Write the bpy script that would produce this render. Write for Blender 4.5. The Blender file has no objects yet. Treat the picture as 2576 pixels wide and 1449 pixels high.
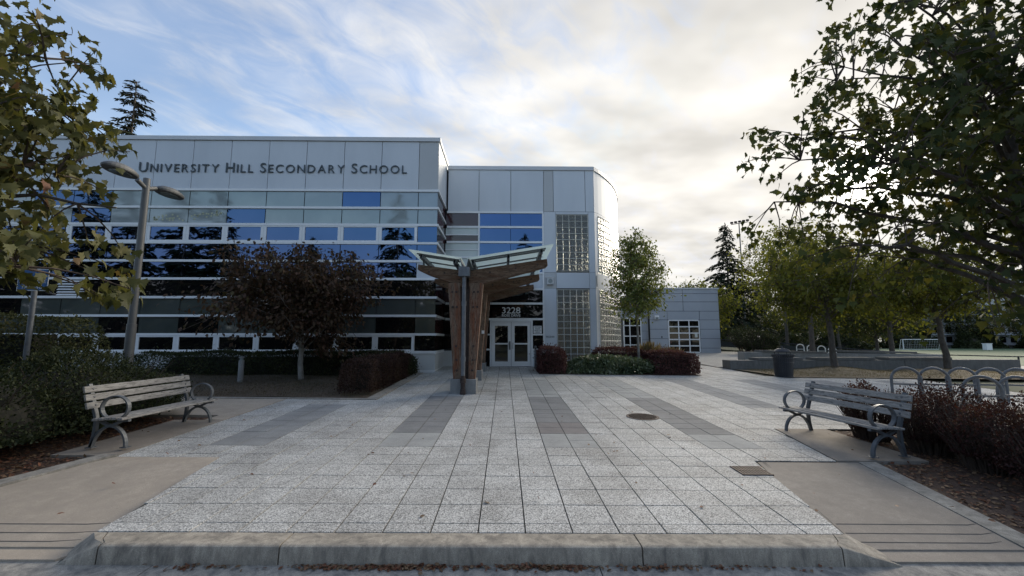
import bpy, math, random
import numpy as np
from mathutils import Vector, Matrix

# ------------------------------------------------------------------ camera, world, sun
S = bpy.context.scene
COL = S.collection
R = math.radians
PITCH, YAW = math.atan(129/1080.), math.atan(18/1080.)
cd = bpy.data.cameras.new('camera'); cam = bpy.data.objects.new('camera', cd); COL.objects.link(cam)
cd.sensor_width = 36; cd.lens = 36*1080/2576; cd.clip_end = 3000; cd.clip_start = 0.05
cam.location = (0, 0, 1.95); cam.rotation_euler = (R(90)+PITCH, 0, -YAW)
S.camera = cam
SUN_AZ, SUN_EL = 41.8, 16.9
sd = Vector((math.sin(R(SUN_AZ))*math.cos(R(SUN_EL)), math.cos(R(SUN_AZ))*math.cos(R(SUN_EL)), math.sin(R(SUN_EL))))
sl = bpy.data.lights.new('sun', 'SUN'); sl.energy = 2.1; sl.angle = R(36); sl.color = (1, .90, .75)
so = bpy.data.objects.new('sun', sl); COL.objects.link(so); so.location = (40, 40, 30)
so.rotation_euler = (-sd).to_track_quat('-Z', 'Y').to_euler()
S.view_settings.view_transform = 'Standard'; S.view_settings.look = 'None'
S.view_settings.exposure = 1.42; S.view_settings.gamma = 1; S.view_settings.use_curve_mapping = False

S.cycles.max_bounces = 6; S.cycles.diffuse_bounces = 3; S.cycles.glossy_bounces = 3; S.cycles.transmission_bounces = 5
W = bpy.data.worlds.new('World'); S.world = W; W.use_nodes = True
def build_world():
    nt = W.node_tree; N = nt.nodes; L = nt.links; N.clear()
    def n(t, **k):
        o = N.new(t)
        for a, b in k.items(): setattr(o, a, b)
        return o
    def mth(op, a, b=None, c=None, clamp=False):
        o = n('ShaderNodeMath', operation=op, use_clamp=clamp)
        for i, v in enumerate((a, b, c)):
            if v is None: continue
            if hasattr(v, 'type'): L.new(v, o.inputs[i])
            else: o.inputs[i].default_value = v
        return o.outputs[0]
    def vm(op, a, b=None):
        o = n('ShaderNodeVectorMath', operation=op)
        for i, v in enumerate((a, b)):
            if v is None: continue
            if hasattr(v, 'type'): L.new(v, o.inputs[i])
            else: o.inputs[i].default_value = v
        return o
    def ramp(v, pts):
        o = n('ShaderNodeValToRGB'); L.new(v, o.inputs[0]); e = o.color_ramp.elements
        for i, (p, c) in enumerate(pts):
            if i > 1: e.new(p)
            e[i].position = p; e[i].color = c if len(c) == 4 else (*c, 1)
        return o.outputs[0]
    def mix(f, a, b, bt='MIX'):
        o = n('ShaderNodeMix', data_type='RGBA', blend_type=bt)
        for i, v in ((0, f), (6, a), (7, b)):
            if hasattr(v, 'type'): L.new(v, o.inputs[i])
            else: o.inputs[i].default_value = v if not isinstance(v, tuple) or len(v) == 4 else (*v, 1)
        return o.outputs[2]
    sky = n('ShaderNodeTexSky', sky_type='NISHITA'); sky.sun_disc = False
    sky.sun_elevation = R(SUN_EL); sky.sun_rotation = R(SUN_AZ)
    sky.air_density = 1.25; sky.dust_density = .6; sky.ozone_density = 2.2
    tc = n('ShaderNodeTexCoord'); d = tc.outputs['Generated']
    sp = n('ShaderNodeSeparateXYZ'); L.new(d, sp.inputs[0])
    zz = mth('ADD', mth('MAXIMUM', sp.outputs[2], 0.0), .16)
    px = mth('DIVIDE', sp.outputs[0], zz); py = mth('DIVIDE', sp.outputs[1], zz)
    cx = n('ShaderNodeCombineXYZ'); L.new(px, cx.inputs[0]); L.new(py, cx.inputs[1])
    mr = n('ShaderNodeMapping'); L.new(cx.outputs[0], mr.inputs[0]); mr.inputs['Rotation'].default_value = (0, 0, R(-52))
    mp = n('ShaderNodeMapping'); L.new(mr.outputs[0], mp.inputs[0]); mp.inputs['Scale'].default_value = (1.15, 1.9, 1)
    n1 = n('ShaderNodeTexNoise'); L.new(mp.outputs[0], n1.inputs['Vector'])
    n1.inputs['Scale'].default_value = 4.6; n1.inputs['Detail'].default_value = 6; n1.inputs['Roughness'].default_value = .58; n1.inputs['Distortion'].default_value = .6
    n2 = n('ShaderNodeTexNoise'); L.new(cx.outputs[0], n2.inputs['Vector'])
    n2.inputs['Scale'].default_value = .55; n2.inputs['Detail'].default_value = 3; n2.inputs['Distortion'].default_value = .3
    mu = vm('DOT_PRODUCT', d, tuple(sd)).outputs['Value']          # cosine to the sun
    # the cloud sheet thins away from the sun's side of the sky
    cov = mth('MULTIPLY_ADD', mu, 1.15, -.28)
    v = mth('ADD', mth('ADD', mth('MULTIPLY_ADD', n1.outputs['Fac'], 1.35, -.675), mth('MULTIPLY_ADD', n2.outputs['Fac'], .9, -.45)), cov)
    dens = mth('SMOOTH_MIN', mth('SMOOTH_MAX', mth('ADD', v, .20), .16, .2), .96, .2)
    # thin cloud forward-scatters the sun: brighter round it
    mup = mth('MAXIMUM', mu, 0)
    g1 = mth('POWER', mup, 4.0); g2 = mth('POWER', mup, 40.0); g3 = mth('POWER', mup, 900.0)
    lum = mth('ADD', mth('MULTIPLY_ADD', g1, .0, .335), mth('ADD', mth('MULTIPLY', g2, .02), mth('MULTIPLY', g3, 2.5)))
    # thicker patches are a little greyer
    n3 = n('ShaderNodeTexNoise'); L.new(mp.outputs[0], n3.inputs['Vector']); n3.inputs['Scale'].default_value = 1.1; n3.inputs['Detail'].default_value = 3
    mp3 = n('ShaderNodeMapping'); L.new(cx.outputs[0], mp3.inputs[0]); mp3.inputs['Location'].default_value = (3.1, 7.7, 0); mp3.inputs['Scale'].default_value = (2.2, 3.0, 1)
    L.new(mp3.outputs[0], n3.inputs['Vector'])
    shade = mth('MULTIPLY_ADD', n3.outputs['Fac'], 1.1, .45)
    lum = mth('MULTIPLY', lum, shade)
    tint = mix(g1, (1.01, .99, .955), (1.05, 1.0, .91))
    cc = mix(1.0, tint, lum, 'MULTIPLY')
    hz = mth('POWER', mth('SUBTRACT', 1.0, mth('MAXIMUM', sp.outputs[2], 0.0), None, True), 9.0)
    skyc = mix(1.0, sky.outputs[0], (.080, .084, .095), 'MULTIPLY')
    mn = vm('MINIMUM', skyc, (.33, .36, .45)); skyc = mn.outputs[0]
    col = mix(dens, skyc, cc)
    col = mix(mth('MULTIPLY', hz, .45), col, (.295, .30, .295))
    # below the horizon: dull ground colour
    dn = mth('GREATER_THAN', sp.outputs[2], -.005)
    col = mix(dn, (.08, .08, .075), col)
    bg = n('ShaderNodeBackground'); L.new(col, bg.inputs[0]); bg.inputs[1].default_value = 1.0
    out = n('ShaderNodeOutputWorld'); L.new(bg.outputs[0], out.inputs[0])
build_world()
W.cycles.sampling_method = 'MANUAL'; W.cycles.sample_map_resolution = 512

# ------------------------------------------------------------------ helpers
rng = np.random.default_rng(7); rnd = random.Random(3)
A, B = math.tan(R(1.75)), -0.0105
def P(x, y):                       # the plaza's gentle slope
    return A*min(max(y, 3.6), 36.) + B*min(max(x, -30), 26.)
def sst(a, b, v):
    t = min(max((v-a)/(b-a), 0), 1); return t*t*(3-2*t)
def T(x, y):                       # terrain: the slope runs down to the playing field on the right
    z = P(x, y)
    if y < 4.0: z = P(x, 3.7)-.17
    k = max(sst(22, 42, x)*sst(6, 14, y), sst(45, 75, y)*sst(-5, 25, x))
    return z*(1-k)+(-.65)*k
BASE = {}
def link(o, parent=None):
    COL.objects.link(o)
    if parent is not None: o.parent = parent
    return o
def tag(o, label=None, cat=None, group=None, kind=None):
    if label: o['label'] = label
    if cat: o['category'] = cat
    if group: o['group'] = group
    if kind: o['kind'] = kind
    return o
def thing(name, loc, label, cat, group=None, rz=0):
    o = bpy.data.objects.new(name, None); o.empty_display_size = .2; COL.objects.link(o)
    o.location = loc; o.rotation_euler = (0, 0, rz); BASE[o] = Vector(loc) if rz == 0 else Vector((0, 0, 0))
    return tag(o, label, cat, group)
def np_mesh(name, V, Fc, tint=None, smooth=False):
    V = np.asarray(V, np.float32); Fc = np.asarray(Fc, np.int32); k = Fc.shape[1]
    me = bpy.data.meshes.new(name); me.vertices.add(len(V)); me.vertices.foreach_set('co', V.ravel())
    me.loops.add(Fc.size); me.loops.foreach_set('vertex_index', Fc.ravel())
    me.polygons.add(len(Fc)); me.polygons.foreach_set('loop_start', np.arange(0, Fc.size, k, dtype=np.int32))
    try: me.polygons.foreach_set('loop_total', np.full(len(Fc), k, np.int32))
    except Exception: pass
    if smooth: me.polygons.foreach_set('use_smooth', np.ones(len(Fc), bool))
    if tint is not None:
        at = me.attributes.new('tint', 'FLOAT', 'POINT'); at.data.foreach_set('value', np.asarray(tint, np.float32))
    me.update(calc_edges=True); return me
class MB:
    def __init__(s): s.v = []; s.f = []
    def add(s, vs, fs):
        o = len(s.v); s.v += [tuple(v) for v in vs]; s.f += [tuple(i+o for i in f) for f in fs]; return s
    def box(s, x0, x1, y0, y1, z0, z1):
        return s.hexa([(x0,y0,z0),(x1,y0,z0),(x1,y1,z0),(x0,y1,z0)], [(x0,y0,z1),(x1,y0,z1),(x1,y1,z1),(x0,y1,z1)])
    def hexa(s, b, t):
        return s.add(list(b)+list(t), [(3,2,1,0),(4,5,6,7),(0,1,5,4),(1,2,6,5),(2,3,7,6),(3,0,4,7)])
    def prism(s, bot, top):
        n = len(bot)
        return s.add(list(bot)+list(top), [tuple(range(n-1,-1,-1)), tuple(range(n,2*n))]+[(i,(i+1)%n,n+(i+1)%n,n+i) for i in range(n)])
    def plate(s, poly, th=.03, dz=0., zf=None):     # ground slab that follows the slope
        zf = zf or P
        t = [(x, y, zf(x, y)+dz) for x, y in poly]
        return s.prism([(x, y, z-th) for x, y, z in t], t)
    def tube(s, path, rad, n=8, cap=True):
        path = [Vector(p) for p in path]; m = len(path)
        if not hasattr(rad, '__len__'): rad = [rad]*m
        o = len(s.v); ref = None
        for i, p in enumerate(path):
            t = (path[min(i+1, m-1)]-path[max(i-1, 0)])
            t = t.normalized() if t.length > 1e-9 else Vector((0, 0, 1))
            if ref is None: ref = Vector((1, 0, 0)) if abs(t.x) < .8 else Vector((0, 1, 0))
            u = (ref-t*ref.dot(t)).normalized(); w = t.cross(u); ref = u
            for k in range(n):
                a = 2*math.pi*k/n; s.v.append(tuple(p+(u*math.cos(a)+w*math.sin(a))*rad[i]))
        for i in range(m-1):
            for k in range(n):
                s.f.append((o+i*n+k, o+i*n+(k+1)%n, o+(i+1)*n+(k+1)%n, o+(i+1)*n+k))
        if cap: s.f.append(tuple(o+k for k in range(n-1,-1,-1))); s.f.append(tuple(o+(m-1)*n+k for k in range(n)))
        return s
    def lathe(s, c, prof, n=20, cap=True):
        return s.tube([(c[0], c[1], c[2]+z) for r, z in prof], [r for r, z in prof], n, cap)
    def sweep(s, path, w, th, side=Vector((0, 1, 0)), closed=False):   # flat bar along a path in the plane normal to `side`
        path = [Vector(p) for p in path]; m = len(path); o = len(s.v)
        for i, p in enumerate(path):
            a = path[(i-1) % m if closed else max(i-1, 0)]; b = path[(i+1) % m if closed else min(i+1, m-1)]
            t = (b-a).normalized(); nn = t.cross(side).normalized()
            for q in (side*w/2+nn*th/2, side*w/2-nn*th/2, -side*w/2-nn*th/2, -side*w/2+nn*th/2): s.v.append(tuple(p+q))
        for i in range(m if closed else m-1):
            j = (i+1) % m
            for k in range(4): s.f.append((o+i*4+k, o+i*4+(k+1)%4, o+j*4+(k+1)%4, o+j*4+k))
        if not closed: s.f.append((o+3,o+2,o+1,o)); s.f.append(tuple(o+(m-1)*4+k for k in range(4)))
        return s
    def mesh(s, name, mat=None, off=None, smooth=False):
        off = off or Vector((0, 0, 0)); me = bpy.data.meshes.new(name)
        me.from_pydata([(x-off.x, y-off.y, z-off.z) for x, y, z in s.v], [], s.f); me.update()
        if mat: me.materials.append(mat)
        if smooth:
            me.polygons.foreach_set('use_smooth', [True]*len(me.polygons))
            try: me.set_sharp_from_angle(angle=R(40))
            except Exception: pass
        return me
    def build(s, name, mat, parent=None, smooth=False, kind=None):
        off = BASE.get(parent, Vector((0, 0, 0))) if parent is not None else None
        o = bpy.data.objects.new(name, s.mesh(name, mat, off, smooth)); link(o, parent)
        if parent is not None: BASE[o] = off
        if kind: o['kind'] = kind
        return o
def bx(name, mat, parent, *a, **k): return MB().box(*a).build(name, mat, parent, **k)
def bevel(o, w=.01, seg=2):
    m = o.modifiers.new('bevel', 'BEVEL'); m.width = w; m.segments = seg; m.limit_method = 'ANGLE'; return o
def copy_tree(o, parent=None):
    c = o.copy(); COL.objects.link(c); c.parent = parent
    for ch in o.children: copy_tree(ch, c)
    return c
def structure(name, mb, mat): return tag(mb.build(name, mat), kind='structure')

# ------------------------------------------------------------------ materials
def newmat(name):
    m = bpy.data.materials.new(name); m.use_nodes = True; nt = m.node_tree
    b = nt.nodes['Principled BSDF']; return m, nt, b
def nd(nt, t, **k):
    o = nt.nodes.new(t)
    for a, b in k.items(): setattr(o, a, b)
    return o
def noise(nt, vec, sc, det=5, ro=.55, dist=0):
    o = nd(nt, 'ShaderNodeTexNoise'); nt.links.new(vec, o.inputs['Vector'])
    o.inputs['Scale'].default_value = sc; o.inputs['Detail'].default_value = det; o.inputs['Roughness'].default_value = ro; o.inputs['Distortion'].default_value = dist
    return o.outputs['Fac']
def rampn(nt, v, pts):
    o = nd(nt, 'ShaderNodeValToRGB'); nt.links.new(v, o.inputs[0]); e = o.color_ramp.elements
    for i, (p, c) in enumerate(pts):
        if i > 1: e.new(p)
        e[i].position = p; e[i].color = (*c, 1) if isinstance(c, tuple) else (c, c, c, 1)
    return o.outputs[0]
def mixc(nt, f, a, b, bt='MIX'):
    o = nd(nt, 'ShaderNodeMix', data_type='RGBA', blend_type=bt)
    for i, v in ((0, f), (6, a), (7, b)):
        if hasattr(v, 'type'): nt.links.new(v, o.inputs[i])
        else: o.inputs[i].default_value = (*v, 1) if isinstance(v, tuple) else v
    return o.outputs[2]
def bumpn(nt, b, h, st, dist=.01):
    o = nd(nt, 'ShaderNodeBump'); o.inputs['Strength'].default_value = st; o.inputs['Distance'].default_value = dist
    nt.links.new(h, o.inputs['Height']); nt.links.new(o.outputs[0], b.inputs['Normal'])
def posn(nt): return nd(nt, 'ShaderNodeNewGeometry').outputs['Position']
def scaled(nt, v, sc, rot=(0,0,0)):
    o = nd(nt, 'ShaderNodeMapping'); nt.links.new(v, o.inputs[0]); o.inputs['Scale'].default_value = sc; o.inputs['Rotation'].default_value = rot; return o.outputs[0]
def M(name, c1, c2=None, sc=4, rough=.7, metal=0, bump=0, bsc=60, spec=.5, rand=0, stretch=(1,1,1), c3=None, sc3=1.2, lo=.35, hi=.68):
    m, nt, b = newmat(name); p = posn(nt)
    if stretch != (1,1,1): p = scaled(nt, p, stretch)
    c2 = c2 or tuple(v*.8 for v in c1)
    col = rampn(nt, noise(nt, p, sc, 6, .6), [(lo, c1), (hi, c2)])
    if c3: col = mixc(nt, rampn(nt, noise(nt, p, sc3, 5, .65, .4), [(.5, 0.), (.72, 1.)]), col, c3)
    if rand:
        oi = nd(nt, 'ShaderNodeObjectInfo'); f = rampn(nt, oi.outputs['Random'], [(0, 1-rand), (1, 1+rand)])
        col = mixc(nt, 1., col, f, 'MULTIPLY')
    nt.links.new(col, b.inputs['Base Color']); b.inputs['Roughness'].default_value = rough; b.inputs['Metallic'].default_value = metal
    b.inputs['Specular IOR Level'].default_value = spec
    if bump: bumpn(nt, b, noise(nt, p, bsc, 4, .6), bump)
    return m
def M_pebble():
    m, nt, b = newmat('exposed_aggregate'); p = posn(nt)
    vo = nd(nt, 'ShaderNodeTexVoronoi'); nt.links.new(p, vo.inputs['Vector']); vo.inputs['Scale'].default_value = 90
    sp = nd(nt, 'ShaderNodeSeparateColor'); nt.links.new(vo.outputs['Color'], sp.inputs[0])
    c = rampn(nt, sp.outputs[0], [(.0, (.25,.245,.235)), (.25, (.42,.415,.395)), (.55, (.62,.605,.57)), (1., (.85,.835,.80))])
    c = mixc(nt, rampn(nt, vo.outputs['Distance'], [(.5, 0.), (.9, 1.)]), c, (.16,.16,.155))
    mpg = nd(nt, 'ShaderNodeMapping'); nt.links.new(p, mpg.inputs[0]); mpg.inputs['Location'].default_value = (-.2/.45, 0, 0); mpg.inputs['Scale'].default_value = (1/.45, 1/.45, 0)
    fl = nd(nt, 'ShaderNodeVectorMath', operation='FLOOR'); nt.links.new(mpg.outputs[0], fl.inputs[0]); wn = nd(nt, 'ShaderNodeTexWhiteNoise'); nt.links.new(fl.outputs[0], wn.inputs[0])
    c = mixc(nt, 1., c, rampn(nt, wn.outputs['Value'], [(0, (.89,.885,.87)), (.5, (.96,.955,.94)), (1, (1.02,1.02,1.01))]), 'MULTIPLY')
    st = rampn(nt, noise(nt, p, 1.1, 6, .65, .5), [(.34, (.72,.71,.70)), (.6, (1.,1.,1.))])
    c = mixc(nt, 1., c, st, 'MULTIPLY')
    nt.links.new(c, b.inputs['Base Color']); b.inputs['Roughness'].default_value = .75; b.inputs['Specular IOR Level'].default_value = .3
    bumpn(nt, b, vo.outputs['Distance'], .5, .004); return m
def M_concrete(name, c, stain=None, joint=0):
    m, nt, b = newmat(name); p = posn(nt)
    col = rampn(nt, noise(nt, p, 2.2, 7, .65), [(.3, tuple(v*.78 for v in c)), (.7, tuple(min(v*1.1, 1) for v in c))])
    f = rampn(nt, noise(nt, p, 190, 3, .6), [(.35, .62), (.65, 1.18)])
    col = mixc(nt, 1., col, f, 'MULTIPLY')
    if stain:
        s = rampn(nt, noise(nt, scaled(nt, p, (2.2, 2.2, .7)), 3.4, 8, .75, .4), [(.40, 0.), (.64, .85)])
        col = mixc(nt, s, col, stain)
    nt.links.new(col, b.inputs['Base Color']); b.inputs['Roughness'].default_value = .85; b.inputs['Specular IOR Level'].default_value = .3
    br = noise(nt, scaled(nt, p, (3, 160, 1)), 1.0, 2, .5); ad = nd(nt, 'ShaderNodeMath', operation='ADD'); nt.links.new(noise(nt, p, 140, 4, .65), ad.inputs[0]); nt.links.new(br, ad.inputs[1])
    bumpn(nt, b, ad.outputs[0], .4, .003); return m
def M_wood(name, c1, c2, stretch, red=None):
    m, nt, b = newmat(name); tcn = nd(nt, 'ShaderNodeTexCoord'); p = scaled(nt, tcn.outputs['Object'], stretch)
    oi = nd(nt, 'ShaderNodeObjectInfo'); pv = nd(nt, 'ShaderNodeVectorMath', operation='ADD'); nt.links.new(p, pv.inputs[0])
    cb = nd(nt, 'ShaderNodeCombineXYZ'); mm = nd(nt, 'ShaderNodeMath', operation='MULTIPLY'); nt.links.new(oi.outputs['Random'], mm.inputs[0]); mm.inputs[1].default_value = 37
    nt.links.new(mm.outputs[0], cb.inputs[0]); nt.links.new(mm.outputs[0], cb.inputs[1]); nt.links.new(cb.outputs[0], pv.inputs[1]); p = pv.outputs[0]
    g = noise(nt, p, 11, 8, .75, .6)
    col = rampn(nt, g, [(.3, c1), (.5, tuple((a+b_)/2 for a, b_ in zip(c1, c2))), (.7, c2)])
    if red: col = mixc(nt, rampn(nt, noise(nt, p, 3.5, 5, .6, .5), [(.46, 0.), (.62, .8)]), col, red)
    dk = rampn(nt, noise(nt, p, 30, 4, .6), [(.33, .25), (.47, 1.)])
    col = mixc(nt, 1., col, dk, 'MULTIPLY')
    nt.links.new(col, b.inputs['Base Color']); b.inputs['Roughness'].default_value = .8; b.inputs['Specular IOR Level'].default_value = .25
    bumpn(nt, b, g, .5, .006); return m
def M_leaf(name, cols, trans=.35, rough=.6, spec=.18):
    m, nt, b = newmat(name); at = nd(nt, 'ShaderNodeAttribute', attribute_name='tint')
    k = len(cols); col = rampn(nt, at.outputs['Fac'], [(i/(k-1), c) for i, c in enumerate(cols)])
    nt.links.new(col, b.inputs['Base Color']); b.inputs['Roughness'].default_value = rough; b.inputs['Specular IOR Level'].default_value = spec
    tr = nd(nt, 'ShaderNodeBsdfTranslucent'); nt.links.new(mixc(nt, 1., col, (1.3, 1.25, .6), 'MULTIPLY'), tr.inputs[0])
    mx = nd(nt, 'ShaderNodeMixShader'); mx.inputs[0].default_value = trans
    nt.links.new(b.outputs[0], mx.inputs[1]); nt.links.new(tr.outputs[0], mx.inputs[2])
    nt.links.new(mx.outputs[0], nt.nodes['Material Output'].inputs[0]); return m
def M_pane(name, c1, c2=None, ior=2.3, rough=.015, sc=.6, tint=(1,1,1)):
    m, nt, b = newmat(name); p = posn(nt)
    col = rampn(nt, noise(nt, p, sc, 3, .5), [(.35, c1), (.65, c2 or c1)])
    nt.links.new(col, b.inputs['Base Color']); b.inputs['Roughness'].default_value = rough; b.inputs['IOR'].default_value = ior
    b.inputs['Specular Tint'].default_value = (*tint, 1)
    bumpn(nt, b, noise(nt, p, 1.1, 2, .5), .11, .02); return m

m_pebble = M_pebble()
m_dark_paver = M_concrete('charcoal_paver', (.25,.25,.245)); m_light_paver = M_concrete('grey_paver', (.40,.40,.38)); m_brown_paver = M_concrete('brown_grey_paver', (.245,.225,.215))
m_mid_paver = M_concrete('mid_grey_paver', (.33,.33,.32))
m_joint = M('paving_joint_sand', (.045,.045,.04), (.07,.065,.055), 8, .95)
m_walk = M_concrete('tan_concrete', (.50,.425,.34), (.37,.315,.255)); m_walk_dark = M_concrete('grey_tan_concrete', (.37,.32,.265), (.26,.225,.19))
m_kerb = M_concrete('kerb_concrete', (.50,.44,.355), (.15,.135,.115)); m_edging = M_concrete('edging_concrete', (.42,.39,.34), (.17,.16,.14))
m_gutter = M_concrete('gutter_concrete', (.47,.435,.38), (.13,.13,.13)); m_conc = M_concrete('cast_concrete', (.30,.30,.29), (.2,.2,.195))
m_conc_dark = M_concrete('weathered_concrete', (.19,.185,.175), (.11,.11,.105))
m_asphalt = M('asphalt', (.045,.046,.05), (.07,.07,.07), 30, .9, bump=.5, bsc=160)
m_ground = M('earth_and_grass', (.06,.07,.03), (.10,.085,.045), .8, .95, c3=(.05,.075,.03), sc3=.15)
m_lawn = M('dry_lawn_soil', (.06,.042,.028), (.12,.088,.058), 9, .95, bump=.8, bsc=40, c3=(.05,.045,.025), sc3=.9)
m_mulch = M('bark_mulch', (.05,.03,.02), (.11,.065,.045), 22, .95, bump=1, bsc=50)
m_drygrass = M('straw_soil', (.22,.165,.10), (.30,.235,.15), 3, .95, bump=.7, bsc=35, c3=(.12,.10,.05), sc3=.5)
m_field = M('field_turf', (.06,.105,.045), (.08,.125,.055), .2, .9)
m_path_far = M_concrete('far_path_concrete', (.42,.40,.36))
m_panel = M('white_metal_panel', (.56,.595,.63), (.605,.64,.675), 1.1, .48, spec=.4, stretch=(1.0,1.0,.2), rand=.03, lo=.3, hi=.6)
m_panel_grey = M('grey_metal_panel', (.45,.46,.46), (.49,.50,.50), .4, .4)
m_coping = M('metal_coping', (.55,.56,.57), (.6,.61,.62), .5, .35)
m_alu = M('white_aluminium', (.78,.79,.79), (.82,.83,.83), 1, .35)
m_seam = M('dark_seam', (.03,.03,.032), (.04,.04,.04), 2, .8)
m_groove = M('tooled_groove', (.13,.115,.095), (.19,.165,.14), 9, .9)
m_basewall = M('base_panel', (.55,.56,.55), (.60,.60,.59), .6, .5)
m_glass_dark = M_pane('reflective_glass', (.052,.092,.185), (.06,.10,.20), 1.5); m_glass_dark.node_tree.nodes['Principled BSDF'].inputs['Metallic'].default_value = 1.0
m_glass_blind = M_pane('glass_over_blind', (.22,.255,.26), (.28,.315,.31), 2.0, .05, .9, tint=(.8,.9,1))
m_glass_blind2 = M_pane('glass_over_low_blind', (.055,.065,.06), (.08,.09,.083), 1.9, .04, .7)
m_glass_maroon = M_pane('maroon_spandrel', (.055,.018,.02), (.06,.022,.024), 1.6, .08)
m_glass_white = M_pane('white_spandrel', (.50,.55,.53), (.54,.59,.57), 1.6, .1)
m_glass_black = M_pane('dark_glass', (.004,.004,.005), (.008,.008,.009), 1.55)
m_glass_ret = M_pane('side_glass', (.012,.016,.017), (.03,.034,.033), 1.5)
m_letter = M('dark_metal_letter', (.05,.068,.08), (.06,.078,.09), 5, .5, .0)
m_white_print = M('white_print', (.75,.75,.74), (.78,.78,.77), 5, .6)
m_black_print = M('black_print', (.03,.03,.03), (.035,.035,.035), 5, .6)
m_blue_sign = M('blue_sign_sheet', (.02,.11,.30), (.025,.12,.32), 3, .4)
m_grey_metal = M('galvanised_steel', (.12,.13,.14), (.18,.19,.205), 9, .55, .2, bump=.1)
m_lamp_metal = M('grey_painted_steel', (.115,.115,.112), (.14,.14,.136), 3, .5, .1)
m_bench_iron = M('grey_painted_iron', (.105,.115,.125), (.13,.14,.15), 6, .5, .15)
m_bin = M('charcoal_powder_coat', (.030,.033,.04), (.042,.045,.052), 6, .45, .1)
m_dark_iron = M('dark_cast_iron', (.045,.035,.03), (.09,.06,.05), 12, .7, .4)
m_bench_wood = M_wood('weathered_slat', (.20,.19,.175), (.46,.44,.41), (2, .35, 2))
m_timber_v = M_wood('weathered_timber_post', (.045,.027,.018), (.32,.23,.165), (2.2, 2.2, .30), (.20,.07,.033))
m_timber_h = M_wood('weathered_timber_beam', (.042,.026,.018), (.26,.175,.115), (.30, 2.2, 2.2), (.11,.052,.028))
m_small_wall = M('blue_grey_cladding', (.36,.39,.43), (.40,.43,.47), .6, .5)
m_bark = M('bark', (.055,.045,.035), (.11,.095,.08), 14, .9, bump=.8, bsc=35, stretch=(1,1,.35))
m_bark_pale = M('pale_bark', (.17,.155,.13), (.30,.28,.25), 10, .9, bump=.6, bsc=30, stretch=(1,1,.5))
m_twig = M('twig', (.05,.037,.028), (.085,.06,.045), 10, .9)
def M_canopy_glass():
    m, nt, b = newmat('frosted_canopy_glass')
    b.inputs['Base Color'].default_value = (.72,.80,.78,1); b.inputs['Roughness'].default_value = .12
    tr = nd(nt, 'ShaderNodeBsdfTranslucent'); tr.inputs[0].default_value = (.84,.92,.90,1)
    mx = nd(nt, 'ShaderNodeMixShader'); mx.inputs[0].default_value = .62
    nt.links.new(b.outputs[0], mx.inputs[1]); nt.links.new(tr.outputs[0], mx.inputs[2]); nt.links.new(mx.outputs[0], nt.nodes['Material Output'].inputs[0]); return m
m_canopy_glass = M_canopy_glass()
def M_block():
    m, nt, b = newmat('glass_block'); p = posn(nt)
    b.inputs['Base Color'].default_value = (.84,.85,.79,1); b.inputs['Roughness'].default_value = .06; b.inputs['IOR'].default_value = 1.5
    b.inputs['Transmission Weight'].default_value = .95
    bumpn(nt, b, noise(nt, p, 16, 2, .5, .6), .55, .03); return m
m_block = M_block()
m_mortar = M('block_mortar', (.66,.65,.58), (.74,.73,.66), 6, .7)
m_room = M('interior_wall', (.22,.21,.18), (.26,.25,.22), 1, .8); m_room_wood = M('interior_wood', (.30,.20,.10), (.36,.25,.13), 2, .6, stretch=(6,1,.4))
L_maple = M_leaf('maple_leaf_autumn', [(.036,.042,.018), (.074,.080,.032), (.115,.115,.046), (.155,.135,.056), (.15,.075,.05)], .30)
L_mapleG = M_leaf('maple_leaf_green', [(.021,.033,.012), (.043,.057,.019), (.072,.081,.025), (.115,.110,.028), (.172,.134,.033)], .26)
L_purple = M_leaf('purple_leaf', [(.045,.034,.020), (.072,.046,.030), (.10,.055,.038), (.085,.072,.034), (.13,.07,.048)], .22)
L_pear = M_leaf('pear_leaf', [(.070,.098,.034), (.139,.174,.052), (.232,.244,.070), (.324,.278,.092)], .3)
L_locust = M_leaf('yellow_green_leaf', [(.06,.07,.018), (.10,.115,.028), (.15,.155,.035), (.21,.19,.05)], .5)
L_hedge = M_leaf('olive_hedge_leaf', [(.037,.044,.018), (.070,.077,.030), (.101,.101,.040), (.138,.110,.052)], .15)
L_shrub = M_leaf('dark_shrub_leaf', [(.022,.030,.014), (.042,.053,.022), (.067,.077,.032), (.112,.096,.048)], .15)
L_barberry = M_leaf('barberry_leaf', [(.030,.016,.015), (.055,.024,.023), (.080,.034,.032), (.075,.05,.035)], .25)
L_clip = M_leaf('clipped_purple_leaf', [(.061,.030,.030), (.115,.051,.051), (.155,.074,.070), (.135,.095,.068)], .2)
L_cover = M_leaf('glossy_ground_cover', [(.047,.074,.034), (.095,.128,.061), (.176,.203,.115), (.324,.338,.257)], .15, .35, .6)
L_needle = M_leaf('conifer_needles', [(.013,.021,.013), (.023,.034,.019), (.039,.047,.026)], .1)
L_grass = M_leaf('dry_grass_blade', [(.10,.08,.04), (.18,.14,.08), (.27,.21,.13), (.08,.085,.035)], .3)
L_lawn = M_leaf('lawn_blade', [(.05,.04,.022), (.09,.07,.042), (.15,.115,.07), (.05,.052,.022)], .3)
L_litter = M_leaf('fallen_leaf', [(.14,.055,.03), (.22,.10,.06), (.26,.17,.10), (.12,.075,.045)], .1)
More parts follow.
